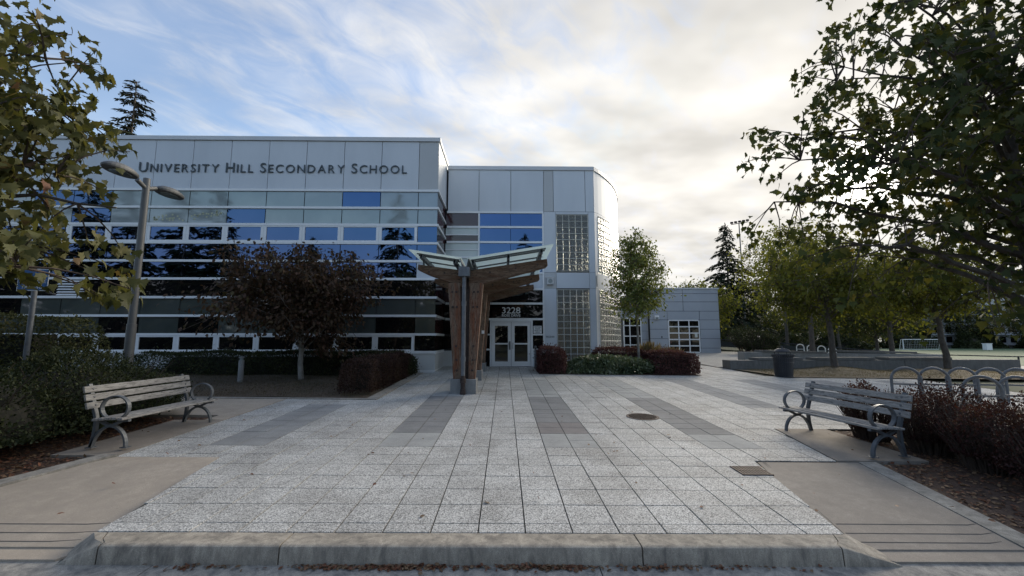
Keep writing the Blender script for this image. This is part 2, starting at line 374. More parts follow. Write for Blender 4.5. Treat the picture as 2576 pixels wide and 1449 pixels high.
# ------------------------------------------------------------------ ground and paving
def build_ground():
    xs = sorted(set([-500,-300,-180,-120,-80,-60,-45,-35]+list(range(-30, 46, 3))+[50,56,64,74,88,105,130,170,230,320,500]))
    ys = sorted(set([-400,-250,-150,-90,-60,-40,-25,-15,-8,-3,0,2,3.9,4.1]+list(range(5, 46, 3))+[48,53,60,68,76,88,105,130,170,240,350,520]))
    V = [(x, y, T(x, y)-(.34 if y < 16 else .10)) for y in ys for x in xs]; n = len(xs)
    F = [(j*n+i, j*n+i+1, (j+1)*n+i+1, (j+1)*n+i) for j in range(len(ys)-1) for i in range(n-1)]
    structure('ground', MB().add(V, F), m_ground)
    # playing field to the right
    V = []; F = []; fx = [41,46,55,70,90,120,170]; fy = [14,20,30,45,60,80,100,125]
    for y in fy:
        for x in fx: V.append((x, y, T(x, y)-.02))
    n = len(fx); F = [(j*n+i, j*n+i+1, (j+1)*n+i+1, (j+1)*n+i) for j in range(len(fy)-1) for i in range(n-1)]
    structure('playing_field', MB().add(V, F), m_field)
    structure('road', MB().plate([(-60,-9), (60,-9), (60,3.45), (-60,3.45)], .05, -.16, lambda x, y: B*min(max(x,-30),26)+P(0,3.7)), m_asphalt)
build_ground()
def gut(x, y): return P(x, 4.0)-.15+(y-4.0)*.04
g0 = MB()
for a, b in ((-12,-7.1),(-7.09,-3.05),(-3.04,.83),(.84,4.7),(4.71,12)):
    g0.plate([(a,3.45),(b,3.45),(b,4.3),(a,4.3)], .1, 0, gut)
structure('gutter', g0, m_gutter)

def clip(poly, a, b):
    out = []
    for i in range(len(poly)):
        p, q = poly[i], poly[(i+1) % len(poly)]
        sp = (b[0]-a[0])*(p[1]-a[1])-(b[1]-a[1])*(p[0]-a[0]); sq = (b[0]-a[0])*(q[1]-a[1])-(b[1]-a[1])*(q[0]-a[0])
        if sp >= 0: out.append(p)
        if sp*sq < 0:
            t = sp/(sp-sq); out.append((p[0]+t*(q[0]-p[0]), p[1]+t*(q[1]-p[1])))
    return out
REG = [[(-3.80,4.315),(3.25,4.315),(3.70,6.57),(-4.14,6.57)],
       [(-5.65,6.57),(4.93,6.57),(5.28,8.62),(-5.65,8.62)],
       [(-5.65,8.62),(9.4,8.62),(9.4,11.47),(-5.65,11.47)],
       [(9.4,11.3),(16.5,11.3),(16.5,17.3),(11.45,17.4),(9.4,17.4)],
       [(-3.32,11.47),(9.4,11.47),(9.4,17.82),(-3.32,17.82)],
       [(-2.95,17.82),(1.40,17.82),(1.40,20.98),(-2.95,20.98)],
       [(8.15,17.82),(11.2,17.82),(10.75,20.6),(10.75,33.9),(8.15,33.9)],
       [(9.4,17.4),(11.45,17.4),(11.2,17.82),(9.4,17.82)]]
def strip_kind(x, y):
    k = (x-.65)/2.7; f = (k-math.floor(k))*2.7
    if f > .9: return 0
    i = math.floor(k)
    if i == -2: return 4 if 7.2 <= y <= 10.8 else 0
    if i < -2: return 0
    if i >= 2: return 4 if 10.8 <= y <= 16.5 else 0
    if 7.2 <= y < 8.1 : return 2
    if 8.1 <= y < 12.15: return 3 if (i == 0 and y < 9.0) else 1
    if 12.15 <= y < 16.2: return 2
    return 0
PM = [m_pebble, m_dark_paver, m_light_paver, m_brown_paver, m_mid_paver]
def build_plaza():
    base = MB()
    for r in REG: base.plate(r, .12, -.012)
    plaza = structure('plaza', base, m_joint)
    tilt = (math.atan(A), -B, 0)
    proto = [MB().box(-.2178,.2178,-.2178,.2178,-.03,0).mesh('paving_tile', m) for m in PM]
    whole = []; rest = [MB() for _ in PM]; part = []
    for r in REG:
        x0, x1 = min(p[0] for p in r), max(p[0] for p in r); y0, y1 = min(p[1] for p in r), max(p[1] for p in r)
        for i in range(int((x0-.2)/.45)-1, int((x1-.2)/.45)+2):
            for j in range(-1, int((y1-4.5)/.45)+2):
                cx, cy = .425+.45*i, 4.725+.45*j
                h = .2178; poly = [(cx-h,cy-h),(cx+h,cy-h),(cx+h,cy+h),(cx-h,cy+h)]
                rr = r
                for a, b in zip(rr, rr[1:]+rr[:1]):
                    poly = clip(poly, a, b)
                    if len(poly) < 3: break
                if len(poly) < 3: continue
                ar = .5*abs(sum(poly[k][0]*poly[(k+1)%len(poly)][1]-poly[(k+1)%len(poly)][0]*poly[k][1] for k in range(len(poly))))
                if ar < .006: continue
                k = strip_kind(cx, cy)
                vis = abs(cx) < 1.22*cy-.2
                if ar > .192 and vis: whole.append((math.hypot(cx, cy), cx, cy, k))
                else: part.append((math.hypot(cx, cy), poly, k))
    whole.sort()
    for d, cx, cy, k in whole[:285]:
        o = bpy.data.objects.new('paving_tile', proto[k]); link(o, plaza)
        o.location = (cx, cy, P(cx, cy)+rnd.uniform(-.0022,.0022)); o.rotation_euler = (tilt[0]+rnd.uniform(-.003,.003), tilt[1]+rnd.uniform(-.003,.003), rnd.uniform(-.004,.004))
    for d, cx, cy, k in whole[285:]:
        h = .2178; rest[k].plate([(cx-h,cy-h),(cx+h,cy-h),(cx+h,cy+h),(cx-h,cy+h)], .03, rnd.uniform(-.002,.002))
    for d, poly, k in part: rest[k].plate(poly, .03, rnd.uniform(-.002,.002))
    for k, nm in enumerate(('far_pebble_tiles','far_charcoal_tiles','far_grey_tiles','far_brown_tiles','far_mid_grey_tiles')):
        if rest[k].v: tag(rest[k].build(nm, PM[k], plaza), kind='stuff')
    # a faint crack or two and a red leaf live on the tiles
    return plaza
plaza = build_plaza()
# kerb of three cast lengths with tapered ends
def build_kerb():
    t = thing('kerb', (0, 4.2, P(0, 4.2)), 'long grey concrete kerb with dark stains along the front of the plaza', 'kerb')
    def prof(x, s=1.0, xb=None):
        xb = x if xb is None else xb
        zt = P(x, 4.2); zg = gut(x, 4.03)
        f = lambda dz: zg+(zt+dz-zg)*s
        return [(xb,4.305,f(0)),((x+xb)/2,4.17,f(0)),(x,4.10,f(0)),(x,4.062,f(-.003)),(x,4.048,f(-.011)),(x,4.041,f(-.03)),(x,4.03,zg),(x,4.03,zg-.1),(xb,4.305,zg-.1)]
    def seg(stations):
        m = MB(); n = 9
        for st_ in stations: m.v += prof(*st_)
        for i in range(len(stations)-1):
            for k in range(n): m.f.append((i*n+k, (i+1)*n+k, (i+1)*n+(k+1)%n, i*n+(k+1)%n))
        m.f.append(tuple(range(n))); q = (len(stations)-1)*n; m.f.append(tuple(q+k for k in range(n-1,-1,-1))); return m
    for st in ([(-3.88,.03,-4.02),(-3.72,.5,-3.92),(-3.56,1,-3.82),(-3.545,1,-3.70)], [(-3.535,1,-3.69),(-3,1),(-1.98,1)], [(-1.967,1),(-.5,1),(1.22,1)], [(1.233,1),(2,1),(3.02,1,3.14)], [(3.03,1,3.15),(3.05,1,3.27),(3.30,.5,3.42),(3.55,.03,3.6)]):
        seg(st).build('kerb_length', m_kerb, t, smooth=True)
build_kerb()
def ramp_z(x, y): return P(x, y)-.135*min(max((6.3-y)/(6.3-4.08), 0), 1)
def build_walks():
    m = MB()
    ex = lambda y: -5.62-(6.57-y)*.42      # inner line of the edging
    rows = [6.57, 6.3, 5.2, 4.28]
    lx = lambda y: -3.82-(y-4.315)*.142
    for a, b in zip(rows, rows[1:]):
        m.plate([(ex(b), b), (lx(b)-.012, b), (lx(a)-.012, a), (ex(a), a)], .15, .0, ramp_z)
    m.plate([(-14,4.08),(-3.93,4.08),(-3.83,4.28),(ex(4.28),4.28),(-14,4.28)], .15, 0, lambda x, y: ramp_z(x, 4.1)+.003)
    w = structure('sidewalk', m, m_walk)
    g = MB()
    for y, x1 in ((4.37,-4.02),(4.52,-3.98),(4.68,-3.98)):
        g = MB(); x0 = ex(y)
        g.sweep([(x0, y, ramp_z(x0, y)+.001), (x1-.25, y-.004, ramp_z(x1-.25, y)+.001), (x1, y+.03, ramp_z(x1, y)+.001)], .008, .006, Vector((0,1,0)))
        o = g.build('groove', m_groove, w)
    # edging strip on the far side of the left walk
    e = MB(); pts = [(-5.62,6.6),(-6.2,5.2),(-6.75,3.95)]
    for (x0,y0),(x1,y1) in zip(pts, pts[1:]): e.plate([(x0,y0-.004),(x0-.24,y0-.004),(x1-.24,y1+.004),(x1,y1+.004)], .2, .012, lambda x, y: ramp_z(x, y)+.02)
    tag(e.build('bed_edging', m_edging), 'pale concrete edging strip beside the left sidewalk and mulch bed', 'kerb')
    # left bench pad and the path behind it
    structure('bench_pad', MB().plate([(-6.62,6.615),(-5.66,6.615),(-5.66,8.98),(-6.62,8.98)], .12, .004), m_walk_dark)
    p = MB().plate([(-14,9.45),(-6.05,9.45),(-6.05,11.47),(-14,11.47)], .12, .004)
    p.plate([(-6.04,9.0),(-5.665,9.0),(-5.665,11.47),(-6.04,11.47)], .12, .006)
    structure('path', p, m_walk)
    # lawn kerbs
    e = MB().plate([(-14,11.49),(-3.34,11.49),(-3.34,11.62),(-14,11.62)], .1, .02); e.plate([(-3.62,11.63),(-3.34,11.63),(-3.34,17.9),(-3.62,17.9)], .1, .02)
    tag(e.build('lawn_edging', m_edging), 'concrete edging round the corner of the brown lawn bed', 'kerb')
    # right-hand walk, bench pad
    m = MB(); rx = lambda y: 3.26+(y-4.315)*.198
    ey = lambda y: 4.98+(y-4.3)*.10
    rows = [4.28, 5.2, 6.0, 6.5]
    for a, b in zip(rows, rows[1:]): m.plate([(rx(a)+.02,a),(ey(a),a),(ey(b),b),(rx(b)+.02,b)], .15, 0, ramp_z)
    m.plate([(3.53,4.08),(14,4.08),(14,4.28),(3.28,4.28)], .15, 0, lambda x, y: ramp_z(x, 4.1)+.003)
    w = structure('sidewalk', m, m_walk_dark)
    for y, x0, x1 in ((4.40,3.42,4.75),(4.56,3.46,4.85),(4.74,3.5,4.9)):
        MB().sweep([(x0, y, ramp_z(x0, y)+.001), (x1, y-.01, ramp_z(x1, y)+.001), (x1+.15, y+.02, ramp_z(x1+.15, y)+.001)], .008, .006, Vector((0,1,0))).build('groove', m_groove, w)
    for dx in (.10, .125):
        MB().sweep([(rx(4.3)+dx, 4.3, ramp_z(rx(4.3), 4.3)+.001), (rx(6.5)+dx, 6.5, ramp_z(rx(6.5), 6.5)+.001)], .004, .008, Vector((0,0,1))).build('groove', m_groove, w)
    e = MB().plate([(4.985,4.28),(5.24,4.28),(5.47,6.5),(5.21,6.5)], .2, .012, ramp_z)
    e.plate([(5.0,4.08),(14,4.08),(14,3.98),(5.0,3.98)], .2, .0, ramp_z)
    tag(e.build('bed_edging', m_edging), 'grey concrete edging strip between right sidewalk and hedge bed', 'kerb')
    structure('bench_pad', MB().plate([(4.96,6.585),(6.35,6.585),(6.3,8.60),(5.31,8.60)], .12, .004), m_walk_dark)
    structure('rack_pad', MB().plate([(9.42,6.5),(18,6.5),(18,11.28),(9.42,11.28)], .12, .0), m_walk)
    # beds
    structure('mulch_bed', MB().plate([(-14,4.3),(-6.4,4.3),(-5.9,6.55),(-6.66,6.6),(-6.66,9.0),(-6.1,9.0),(-6.1,9.42),(-14,9.42)], .1, -.035, ramp_z), m_mulch)
    structure('hedge_bed', MB().plate([(5.25,4.3),(9.38,4.3),(9.38,8.6),(6.33,8.6),(6.38,6.55),(5.49,6.5)], .1, -.03, ramp_z), m_mulch)
    structure('planting_bed', MB().plate([(1.42,17.86),(8.1,17.86),(8.1,24),(1.42,24)], .1, .01), m_mulch)
    xs = np.linspace(-30,-3.64,40); ys = np.linspace(11.64,18.44,14); m = MB(); 
    m.add([(x, y, P(x,y)+.01+.03*math.sin(x*1.3)*math.cos(y*1.9)) for y in ys for x in xs], [(j*40+i, j*40+i+1, (j+1)*40+i+1, (j+1)*40+i) for j in range(13) for i in range(39)])
    structure('lawn', m, m_lawn)
    nx, ny = 50, 16; m = MB(); V = []
    for j in range(ny):
        for i in range(nx):
            u, v = i/(nx-1), j/(ny-1); x = 10.9+u*20+(1-v)*.55*(1-u); y = 17.45+v*(3.6)
            hmp = .16*math.exp(-((x-15.5)**2+(y-20.0)**2)/1.6)+.12*math.exp(-((x-21.)**2+(y-20.2)**2)/1.6)
            V.append((x, y, P(x,y)+.02+hmp*1.2+.03*math.sin(x*1.9+y)*v))
    m.add(V, [(j*nx+i, j*nx+i+1, (j+1)*nx+i+1, (j+1)*nx+i) for j in range(ny-1) for i in range(nx-1)])
    structure('dry_ground', m, m_drygrass)
    structure('field_path', MB().plate([(19,23.5),(60,21),(60,27),(19,29)], .1, .0, lambda x, y: T(x, y)+.02), m_path_far)
    structure('grass_bank', MB().add([(x, y+dy, T(x, y+dy)+dz) for dy, dz in ((-5.5,.06),(-2.5,.35),(-.4,.42)) for x, y in ((22,49),(29,44.5),(34,41.5),(39,39),(44,36.5),(49,34),(55,31.5),(62,29),(80,23))], [(j*9+i, j*9+i+1, (j+1)*9+i+1, (j+1)*9+i) for j in range(2) for i in range(8)]), M('bank_turf', (.028,.045,.016), (.05,.065,.025), 2, .95))
    structure('rear_walk', MB().plate([(10.77,21.9),(24,21.9),(24,36),(10.77,36)], .1, .0), m_path_far)
build_walks()
# manhole and drain
def build_covers():
    c = (3.02, 9.62); t = thing('manhole_cover', (c[0], c[1], P(*c)), 'round rusty iron drain cover set in the paving', 'manhole cover')
    m = MB(); ring = []; n = 28
    for r0, r1, z in ((.0,.33,.004),): pass
    def disc(r0, r1, dz, m):
        for k in range(n):
            a, b = 2*math.pi*k/n, 2*math.pi*(k+1)/n
            q = [(c[0]+r*math.cos(t_), c[1]+r*math.sin(t_)) for r, t_ in ((r0,a),(r1,a),(r1,b),(r0,b))]
            m.plate(q, .01, dz)
    disc(.30,.35,.012,m); m.build('rim', m_dark_iron, t)
    m = MB().plate([(c[0]+.30*math.cos(2*math.pi*k/n), c[1]+.30*math.sin(2*math.pi*k/n)) for k in range(n)], .01, .004); m.build('well_shade', m_seam, t)  # flat dark disc: the hollow's shade is put into its colour
    m = MB()
    for k in range(-5, 6):
        for sgn in (1, -1):
            d = k*.053; L = math.sqrt(max(.29**2-d*d, .0)); ca = math.cos(R(45*sgn)); sa = math.sin(R(45*sgn))
            p0 = (c[0]-sa*d-ca*L, c[1]+ca*d-sa*L); p1 = (c[0]-sa*d+ca*L, c[1]+ca*d+sa*L)
            m.sweep([(p0[0],p0[1],P(*p0)+.010+.001*sgn),(p1[0],p1[1],P(*p1)+.010+.001*sgn)], .018, .008, Vector((0,0,1)))
    m.build('grid', m_dark_iron, t)
    x0, x1, y0, y1 = 3.18, 3.60, 5.93, 6.27; t = thing('drain_grate', (3.4, 6.1, P(3.4,6.1)), 'square slotted drain grate beside the right sidewalk', 'drain grate')
    MB().plate([(x0,y0),(x1,y0),(x1,y1),(x0,y1)], .01, .004).build('pit_shade', m_seam, t)  # flat plate under the bars, coloured dark to stand for shade below
    m = MB()
    for k in range(10):
        x = x0+.02+k*(x1-x0-.04)/9; m.plate([(x-.011,y0+.01),(x+.011,y0+.01),(x+.011,y1-.01),(x-.011,y1-.01)], .012, .012)
    for y in (y0+.006, (y0+y1)/2, y1-.006): m.plate([(x0,y-.009),(x1,y-.009),(x1,y+.009),(x0,y+.009)], .012, .0145)
    m.build('bars', m_dark_iron, t)
build_covers()

# ------------------------------------------------------------------ school building
FY, RY = 18.45, 21.0
SCH = thing('school_building', (-2.97, FY, .55), 'two storey white panelled school with bands of glass and a curved glass block corner', 'building')
def text_mesh(s, size, mat, ext=.008, bold=0.):
    c = bpy.data.curves.new('lettering', 'FONT'); c.body = s; c.size = size; c.extrude = ext; c.offset = bold; c.resolution_u = 4
    o = bpy.data.objects.new('lettering', c); COL.objects.link(o)
    dg = bpy.context.evaluated_depsgraph_get(); me = bpy.data.meshes.new_from_object(o.evaluated_get(dg))
    bpy.data.objects.remove(o); bpy.data.curves.remove(c); me.materials.clear(); me.materials.append(mat); me.name = 'lettering'
    return me
def put_text(s, x, y, z, size, mat, parent, name='lettering', align='C', width=None, ext=.004, bold=0.):
    me = text_mesh(s, size, mat, ext, bold); xs = [v.co.x for v in me.vertices]; w = max(xs)-min(xs); sx = width/w if width else 1
    o = bpy.data.objects.new(name, me); link(o, parent); b = BASE.get(parent, Vector((0,0,0)))
    x0 = x-(min(xs)+max(xs))/2*sx if align == 'C' else x-min(xs)*sx
    o.location = Vector((x0, y, z))-b; o.rotation_euler = (R(90), 0, 0); o.scale = (sx, 1, 1); return o
ZB = [8.48, 7.685, 6.92, 6.105, 5.31, 4.53, 3.73, 2.945, 2.155, 1.40]     # transom centres, nine rows of glass between
XJ = [-2.97, -3.84] + [-3.84-1.665*k for k in range(1, 17)]
def build_wing():
    xe = XJ[-1]
    bx('wing_body', m_seam, SCH, xe, -3.12, FY+.16, FY+16, .1, 10.72)
    bx('roof', m_panel_grey, SCH, xe, -3.0, FY+.05, FY+16, 10.725, 10.80)
    o = bx('coping', m_coping, SCH, xe, -2.90, FY-.06, FY+.25, 10.765, 10.945); 
    bx('coping', m_coping, SCH, -3.2, -2.91, FY+.252, RY+4, 10.767, 10.943)
    # panels
    for i in range(len(XJ)-1):
        a, b = XJ[i+1]+.011, XJ[i]-.011
        if i == 0: b = -2.975
        bevel(bx('wall_panel', m_panel_grey if i == 0 else m_panel, SCH, a, b, FY, FY+.05, 8.545, 10.755), .006, 1)
    for k, (a, b) in enumerate(((FY+.052, FY+1.3), (FY+1.31, RY+1.5))): bx('wall_panel', m_panel, SCH, -3.05, -2.965, a, b, 8.545, 10.757)
    # transoms
    for i, z in enumerate(ZB):
        h = .05 if i not in (2, 9) else .055
        if i == 9: bx('sill', m_alu, SCH, xe, -2.90, FY-.06, FY+.12, z-.05, z+.06)
        else: bx('transom', m_alu, SCH, xe, -2.92, FY-.045, FY+.12, z-h, z+h)
        bx('transom', m_alu, SCH, -3.06, -2.93, FY+.122, RY-.03, z-h+.001, z+h-.001)
    # glass by row and bay (bay 0 is the half bay at the corner)
    vis_dark = {(0,2), (1,5), (0,9), (0,10), (1,9), (0,13)}
    low_dark = {(6,1): 0, (7,1): 1, (7,0): 0, (7,3): 1, (7,6): 1, (6,7): 0, (7,8): 1, (6,11): 1}
    for r in range(9):
        z1, z0 = ZB[r]-.05, ZB[r+1]+.05
        for i in range(len(XJ)-1):
            a, b = XJ[i+1]+.016, XJ[i]-.016
            if i == 0: b = -2.985
            if r in (2, 8) and i > 0:
                w = MB(); f = .105; y0, y1 = FY-.03, FY+.06
                w.box(a-.012, a+f, y0, y1, z0, z1); w.box(b-f, b+.012, y0, y1, z0, z1); w.box(a+f, b-f, y0, y1, z1-.06, z1+.002); w.box(a+f, b-f, y0, y1, z0-.002, z0+.07)
                wo = w.build('window', m_alu, SCH)
                bx('pane', m_glass_dark if r == 2 else m_glass_black, wo, a+f-.01, b-f+.01, FY+.005, FY+.02, z0+.05, z1-.05)
                continue
            if r in (0, 1): mt = m_glass_dark if (r, i) in vis_dark else m_glass_blind
            elif r in (6, 7): mt = m_glass_black if low_dark.get((r, i)) else m_glass_blind2
            elif r in (2, 3, 4): mt = m_glass_dark
            else: mt = m_glass_black
            if r == 4 and i == 0: bx('wall_panel', m_panel, SCH, a, b+.01, FY+.0, FY+.03, z0, z1); continue
            pa = bx('pane', mt, SCH, a, b, FY+.02, FY+.035, z0-.004, z1+.004)
            if (r, i) in ((1, 6), (1, 7)):
                s = MB(); rr = random.Random(i)
                for k in range(22):
                    x = a+.1+rr.random()*(b-a-.3); z = z0+.08+rr.random()*.28+(.14 if i == 6 else 0)*(x-a); s.box(x, x+.075, FY+.015, FY+.0195, z, z+.07)
                tag(s.build('sticky_notes', M('pale_paper_%d' % i, (.42,.45,.30), (.5,.5,.36), 3, .8), pa), kind='stuff')
        # side (return) glass
        ys = [FY+.03, FY+1.25, RY-.04]
        for k in range(2):
            mt = m_glass_ret
            if (r in (1, 3)) or (k == 1 and r in (0, 2)) or r in (5, 6, 7): mt = m_glass_maroon if r != 6 or k else m_glass_ret
            if r in (8,): mt = m_glass_black
            bx('pane', mt, SCH, -3.02, -2.995, ys[k]+.01, ys[k+1]-.01, z0-.003, z1+.003)
    # base wall
    bx('base_wall', m_basewall, SCH, xe, -2.955, FY-.01, FY+.2, .1, 1.348)
    bx('base_wall', m_basewall, SCH, -3.15, -2.957, FY+.202, RY-.02, .1, 1.346)
    bx('base_trim', m_alu, SCH, xe, -2.945, FY-.022, FY-.012, .55, .66)
    bx('base_trim', m_alu, SCH, -2.954, -2.944, FY-.01, RY-.04, .56, .665)
    for x in (-3.9,-7.2,-10.5): bx('panel_joint', m_seam, SCH, x-.006, x+.006, FY-.0115, FY-.010, .67, 1.34)
    # louvre high on the left bays
    lv = MB()
    for k in range(6): z = 3.80+k*.115; lv.hexa([(-19.0,FY-.05,z),(-17.9,FY-.05,z),(-17.9,FY+.01,z+.05),(-19.0,FY+.01,z+.05)], [(-19.0,FY-.05,z+.02),(-17.9,FY-.05,z+.02),(-17.9,FY+.01,z+.07),(-19.0,FY+.01,z+.07)])
    lv.build('louvre', m_alu, SCH)
build_wing()
def build_name():
    t = thing('school_name_sign', (-16.1, FY-.06, 9.25), 'dark raised letters reading University Hill Secondary School across the white panels', 'sign')
    words = ['UNIVERSITY','HILL','SECONDARY','SCHOOL']; big, small = .655, .545
    items = []; x = 0
    cache = {}
    for wi, w in enumerate(words):
        for i, ch in enumerate(w):
            sz = big if i == 0 else small; me = cache.get((ch, sz))
            if me is None: me = cache[(ch, sz)] = text_mesh(ch, sz, m_letter, .02, .0)
            xs = [v.co.x for v in me.vertices]; items.append((me, x-min(xs))); x += max(xs)-min(xs)+.115
        x += .20
    k = (-4.37+16.12)/(x-.315)
    for me, px in items:
        o = bpy.data.objects.new('letter', me); link(o, t); o.location = Vector((-16.12+px*k, FY-.03, 9.27))-BASE[t]; o.rotation_euler = (R(90),0,0); o.scale = (k*1.0, .98, 1)
build_name()

PH0, CR = R(48), 10.5
CC = Vector((4.49-math.sin(PH0)*CR, 21.0+math.cos(PH0)*CR))
def cw(s, off=0.):      # point on the curved wall at arc length s, pushed outward by off
    ph = PH0+s/CR; n = (math.sin(ph), -math.cos(ph)); return (CC.x+n[0]*(CR+off), CC.y+n[1]*(CR+off))
def curved(name, mat, s0, s1, z0, z1, o0=-.06, o1=0., n=None, parent=None):
    n = n or max(1, int((s1-s0)/.4)); m = MB()
    for i in range(n+1):
        s = s0+(s1-s0)*i/n; a = cw(s, o0); b = cw(s, o1)
        m.v += [(a[0],a[1],z0),(b[0],b[1],z0),(b[0],b[1],z1),(a[0],a[1],z1)]
    for i in range(n):
        o = i*4
        for k in range(4): m.f.append((o+k, o+4+k, o+4+(k+1)%4, o+(k+1)%4))
    m.f.append((0,1,2,3)); o = n*4; m.f.append((o+3,o+2,o+1,o)); return m.build(name, mat, parent or SCH)
def block_mesh():
    w = .148; m = MB(); z0, z1 = .045, .0; i = .022
    ring = lambda h, y: [(-h,y,-h),(h,y,-h),(h,y,h),(-h,y,h)]
    m.v = ring(w,.05)+ring(w,-.008)+ring(w-.012,-.028)+ring(w-.04,-.022)
    for k in range(3):
        for j in range(4): m.f.append((k*4+j, k*4+(j+1)%4, (k+1)*4+(j+1)%4, (k+1)*4+j))
    m.f += [(12,13,14,15),(3,2,1,0)]; return m.mesh('glass_block', m_block)
BLK = block_mesh()
def glass_window(x0, z0, cols, rows, ph, pw):
    w = MB()
    for i in range(cols+1): x = x0+i*pw; w.box(x-.011, x+.011, RY-.012, RY+.055, z0, z0+rows*ph)
    for j in range(rows+1): z = z0+j*ph; w.box(x0, x0+cols*pw, RY-.010, RY+.053, z-.011, z+.011)
    wo = w.build('glass_block_window', m_mortar, SCH)
    for i in range(cols):
        for j in range(rows):
            o = bpy.data.objects.new('glass_block', BLK); link(o, wo); o.location = Vector((x0+(i+.5)*pw, RY, z0+(j+.5)*ph))-BASE[SCH]; o.scale = (pw/.318, 1, ph/.318)
def curved_window(s0, z0, cols, rows, ph, pw, keep):
    w = MB()
    for i in range(cols+1):
        s = s0+i*pw; a = cw(s-.011,.012); b = cw(s+.011,.012); c = cw(s+.011,-.055); d = cw(s-.011,-.055)
        w.hexa([(a[0],a[1],z0),(b[0],b[1],z0),(c[0],c[1],z0),(d[0],d[1],z0)], [(q[0],q[1],z0+rows*ph) for q in (a,b,c,d)])
    for j in range(rows+1):
        z = z0+j*ph
        for i in range(cols):
            a = cw(s0+i*pw,.010); b = cw(s0+(i+1)*pw,.010); c = cw(s0+(i+1)*pw,-.053); d = cw(s0+i*pw,-.053)
            w.hexa([(q[0],q[1],z-.011) for q in (a,b,c,d)], [(q[0],q[1],z+.011) for q in (a,b,c,d)])
    wo = w.build('glass_block_window', m_mortar, SCH); far = MB()
    for i in range(cols):
        s = s0+(i+.5)*pw; p = cw(s); ph_ = PH0+s/CR
        for j in range(rows):
            if i < keep:
                o = bpy.data.objects.new('glass_block', BLK); link(o, wo); o.location = Vector((p[0],p[1],z0+(j+.5)*ph))-BASE[SCH]
                o.rotation_euler = (0,0,ph_); o.scale = (pw/.318,1,ph/.318)
            else:
                mt = Matrix.Translation((p[0],p[1],z0+(j+.5)*ph)) @ Matrix.Rotation(ph_,4,'Z') @ Matrix.Diagonal((pw/.318,1,ph/.318,1))
                far.add([mt @ v.co for v in BLK.vertices], [tuple(f.vertices) for f in BLK.polygons])
    if far.v: tag(far.build('far_glass_blocks', m_block, wo), kind='stuff')
def build_entrance():
    # body behind the glazed bay, tower shell
    bx('entrance_body', m_seam, SCH, -3.1, 1.93, RY+.16, RY+12, .3, 10.46)
    bx('inner_wall', m_room, SCH, 1.94, 2.0, RY+.06, RY+9, .3, 10.45)
    bx('inner_wall', m_room, SCH, 2.0, 6.6, RY+9, RY+9.1, .3, 10.45)
    bx('inner_floor', m_room, SCH, 2.0, 4.4, RY+.08, RY+9, .35, .6)
    bx('inner_floor', m_room, SCH, 2.0, 4.6, RY+.08, RY+9, 4.55, 5.1)
    bx('cupboard', m_room_wood, SCH, 3.3, 4.0, RY+.5, RY+.9, .61, 3.3)
    bx('cupboard', m_room_wood, SCH, 2.3, 3.2, RY+2.5, RY+2.9, .61, 2.9)
    m = MB(); pts = [(-3.0,RY+.02),(4.47,RY+.02)]+[cw(s,-.03) for s in np.linspace(.1,14,24)]+[(-3.0,RY+12)]
    m.prism([(x,y,10.462) for x, y in pts], [(x,y,10.52) for x, y in pts]); m.build('roof', m_panel_grey, SCH)
    bx('coping', m_coping, SCH, -2.90, 4.50, RY-.05, RY+.25, 10.505, 10.70); curved('coping', m_coping, .01, 14, 10.503, 10.698, -.25, .05)
    px = [-2.88,-1.32,.29,1.95,2.44,4.06,4.49]
    for i, (a, b) in enumerate(zip(px, px[1:])): bevel(bx('wall_panel', m_panel_grey if i in (3,) else m_panel, SCH, a+.011, b-.011, RY, RY+.05, 8.34, 10.495), .006, 1)
    # glazed bay
    zs = [8.285, 7.525, 6.755, 5.98, 5.20, 4.40, 3.69, 2.925]
    for i, z in enumerate(zs): bx('transom', m_alu, SCH, -2.90, 1.93, RY-.04, RY+.1, z-.05, z+.05)
    for x in (-1.30, 1.90): bx('mullion', m_alu, SCH, x-.04, x+.04, RY-.045, RY+.1, .55, 8.23)
    for r in range(7):
        z1, z0 = zs[r]-.05, zs[r+1]+.05
        for a, b in ((-1.26,.27),(.29,1.86)):
            mt = m_glass_dark if r < 4 else (m_panel if r == 4 else m_glass_black)
            if r == 6:
                if a > 0: continue
                a, b = -1.26, 1.86
            bx('pane', mt, SCH, a, b, RY+.02, RY+.04, z0-.003, z1+.003)
        h = (z1-z0)/2
        a, b = -2.96, -1.34
        if r == 0: bx('pane', m_glass_maroon, SCH, a, b, RY+.02, RY+.04, z0, z1)
        elif r == 1: bx('pane', m_glass_white, SCH, a, b, RY+.02, RY+.04, z0+h+.015, z1); bx('pane', m_glass_maroon, SCH, a, b, RY+.02, RY+.04, z0, z0+h-.04); bx('transom', m_alu, SCH, a, b, RY-.02, RY+.04, z0+h-.04, z0+h+.015)
        elif r in (2, 3): bx('pane', m_glass_white, SCH, a, b, RY+.02, RY+.04, z0, z0+h-.02); bx('pane', m_glass_white, SCH, a, b, RY+.02, RY+.04, z0+h+.02, z1); bx('transom', m_alu, SCH, a, b, RY-.015, RY+.035, z0+h-.02, z0+h+.02)
        else: bx('pane', m_glass_maroon if r != 6 else m_glass_black, SCH, a, b, RY+.02, RY+.04, z0, z1)
    for z0, z1, mt in ((1.45,2.87,m_glass_black),): bx('pane', mt, SCH, -2.96, -1.34, RY+.02, RY+.04, z0, z1)
    bx('base_wall', m_basewall, SCH, -2.96, -1.34, RY-.02, RY+.1, .3, 1.40)
    # address on the transom glass
    put_text('3228', .31, RY+.012, 3.21, .43, m_white_print, SCH, 'house_number', width=.90, bold=.004); put_text('ROSS DRIVE', .31, RY+.012, 3.05, .17, m_white_print, SCH, 'street_name', width=.90, bold=.003)
    # doors
    zd = P(.3, 21)+.005
    f = MB(); 
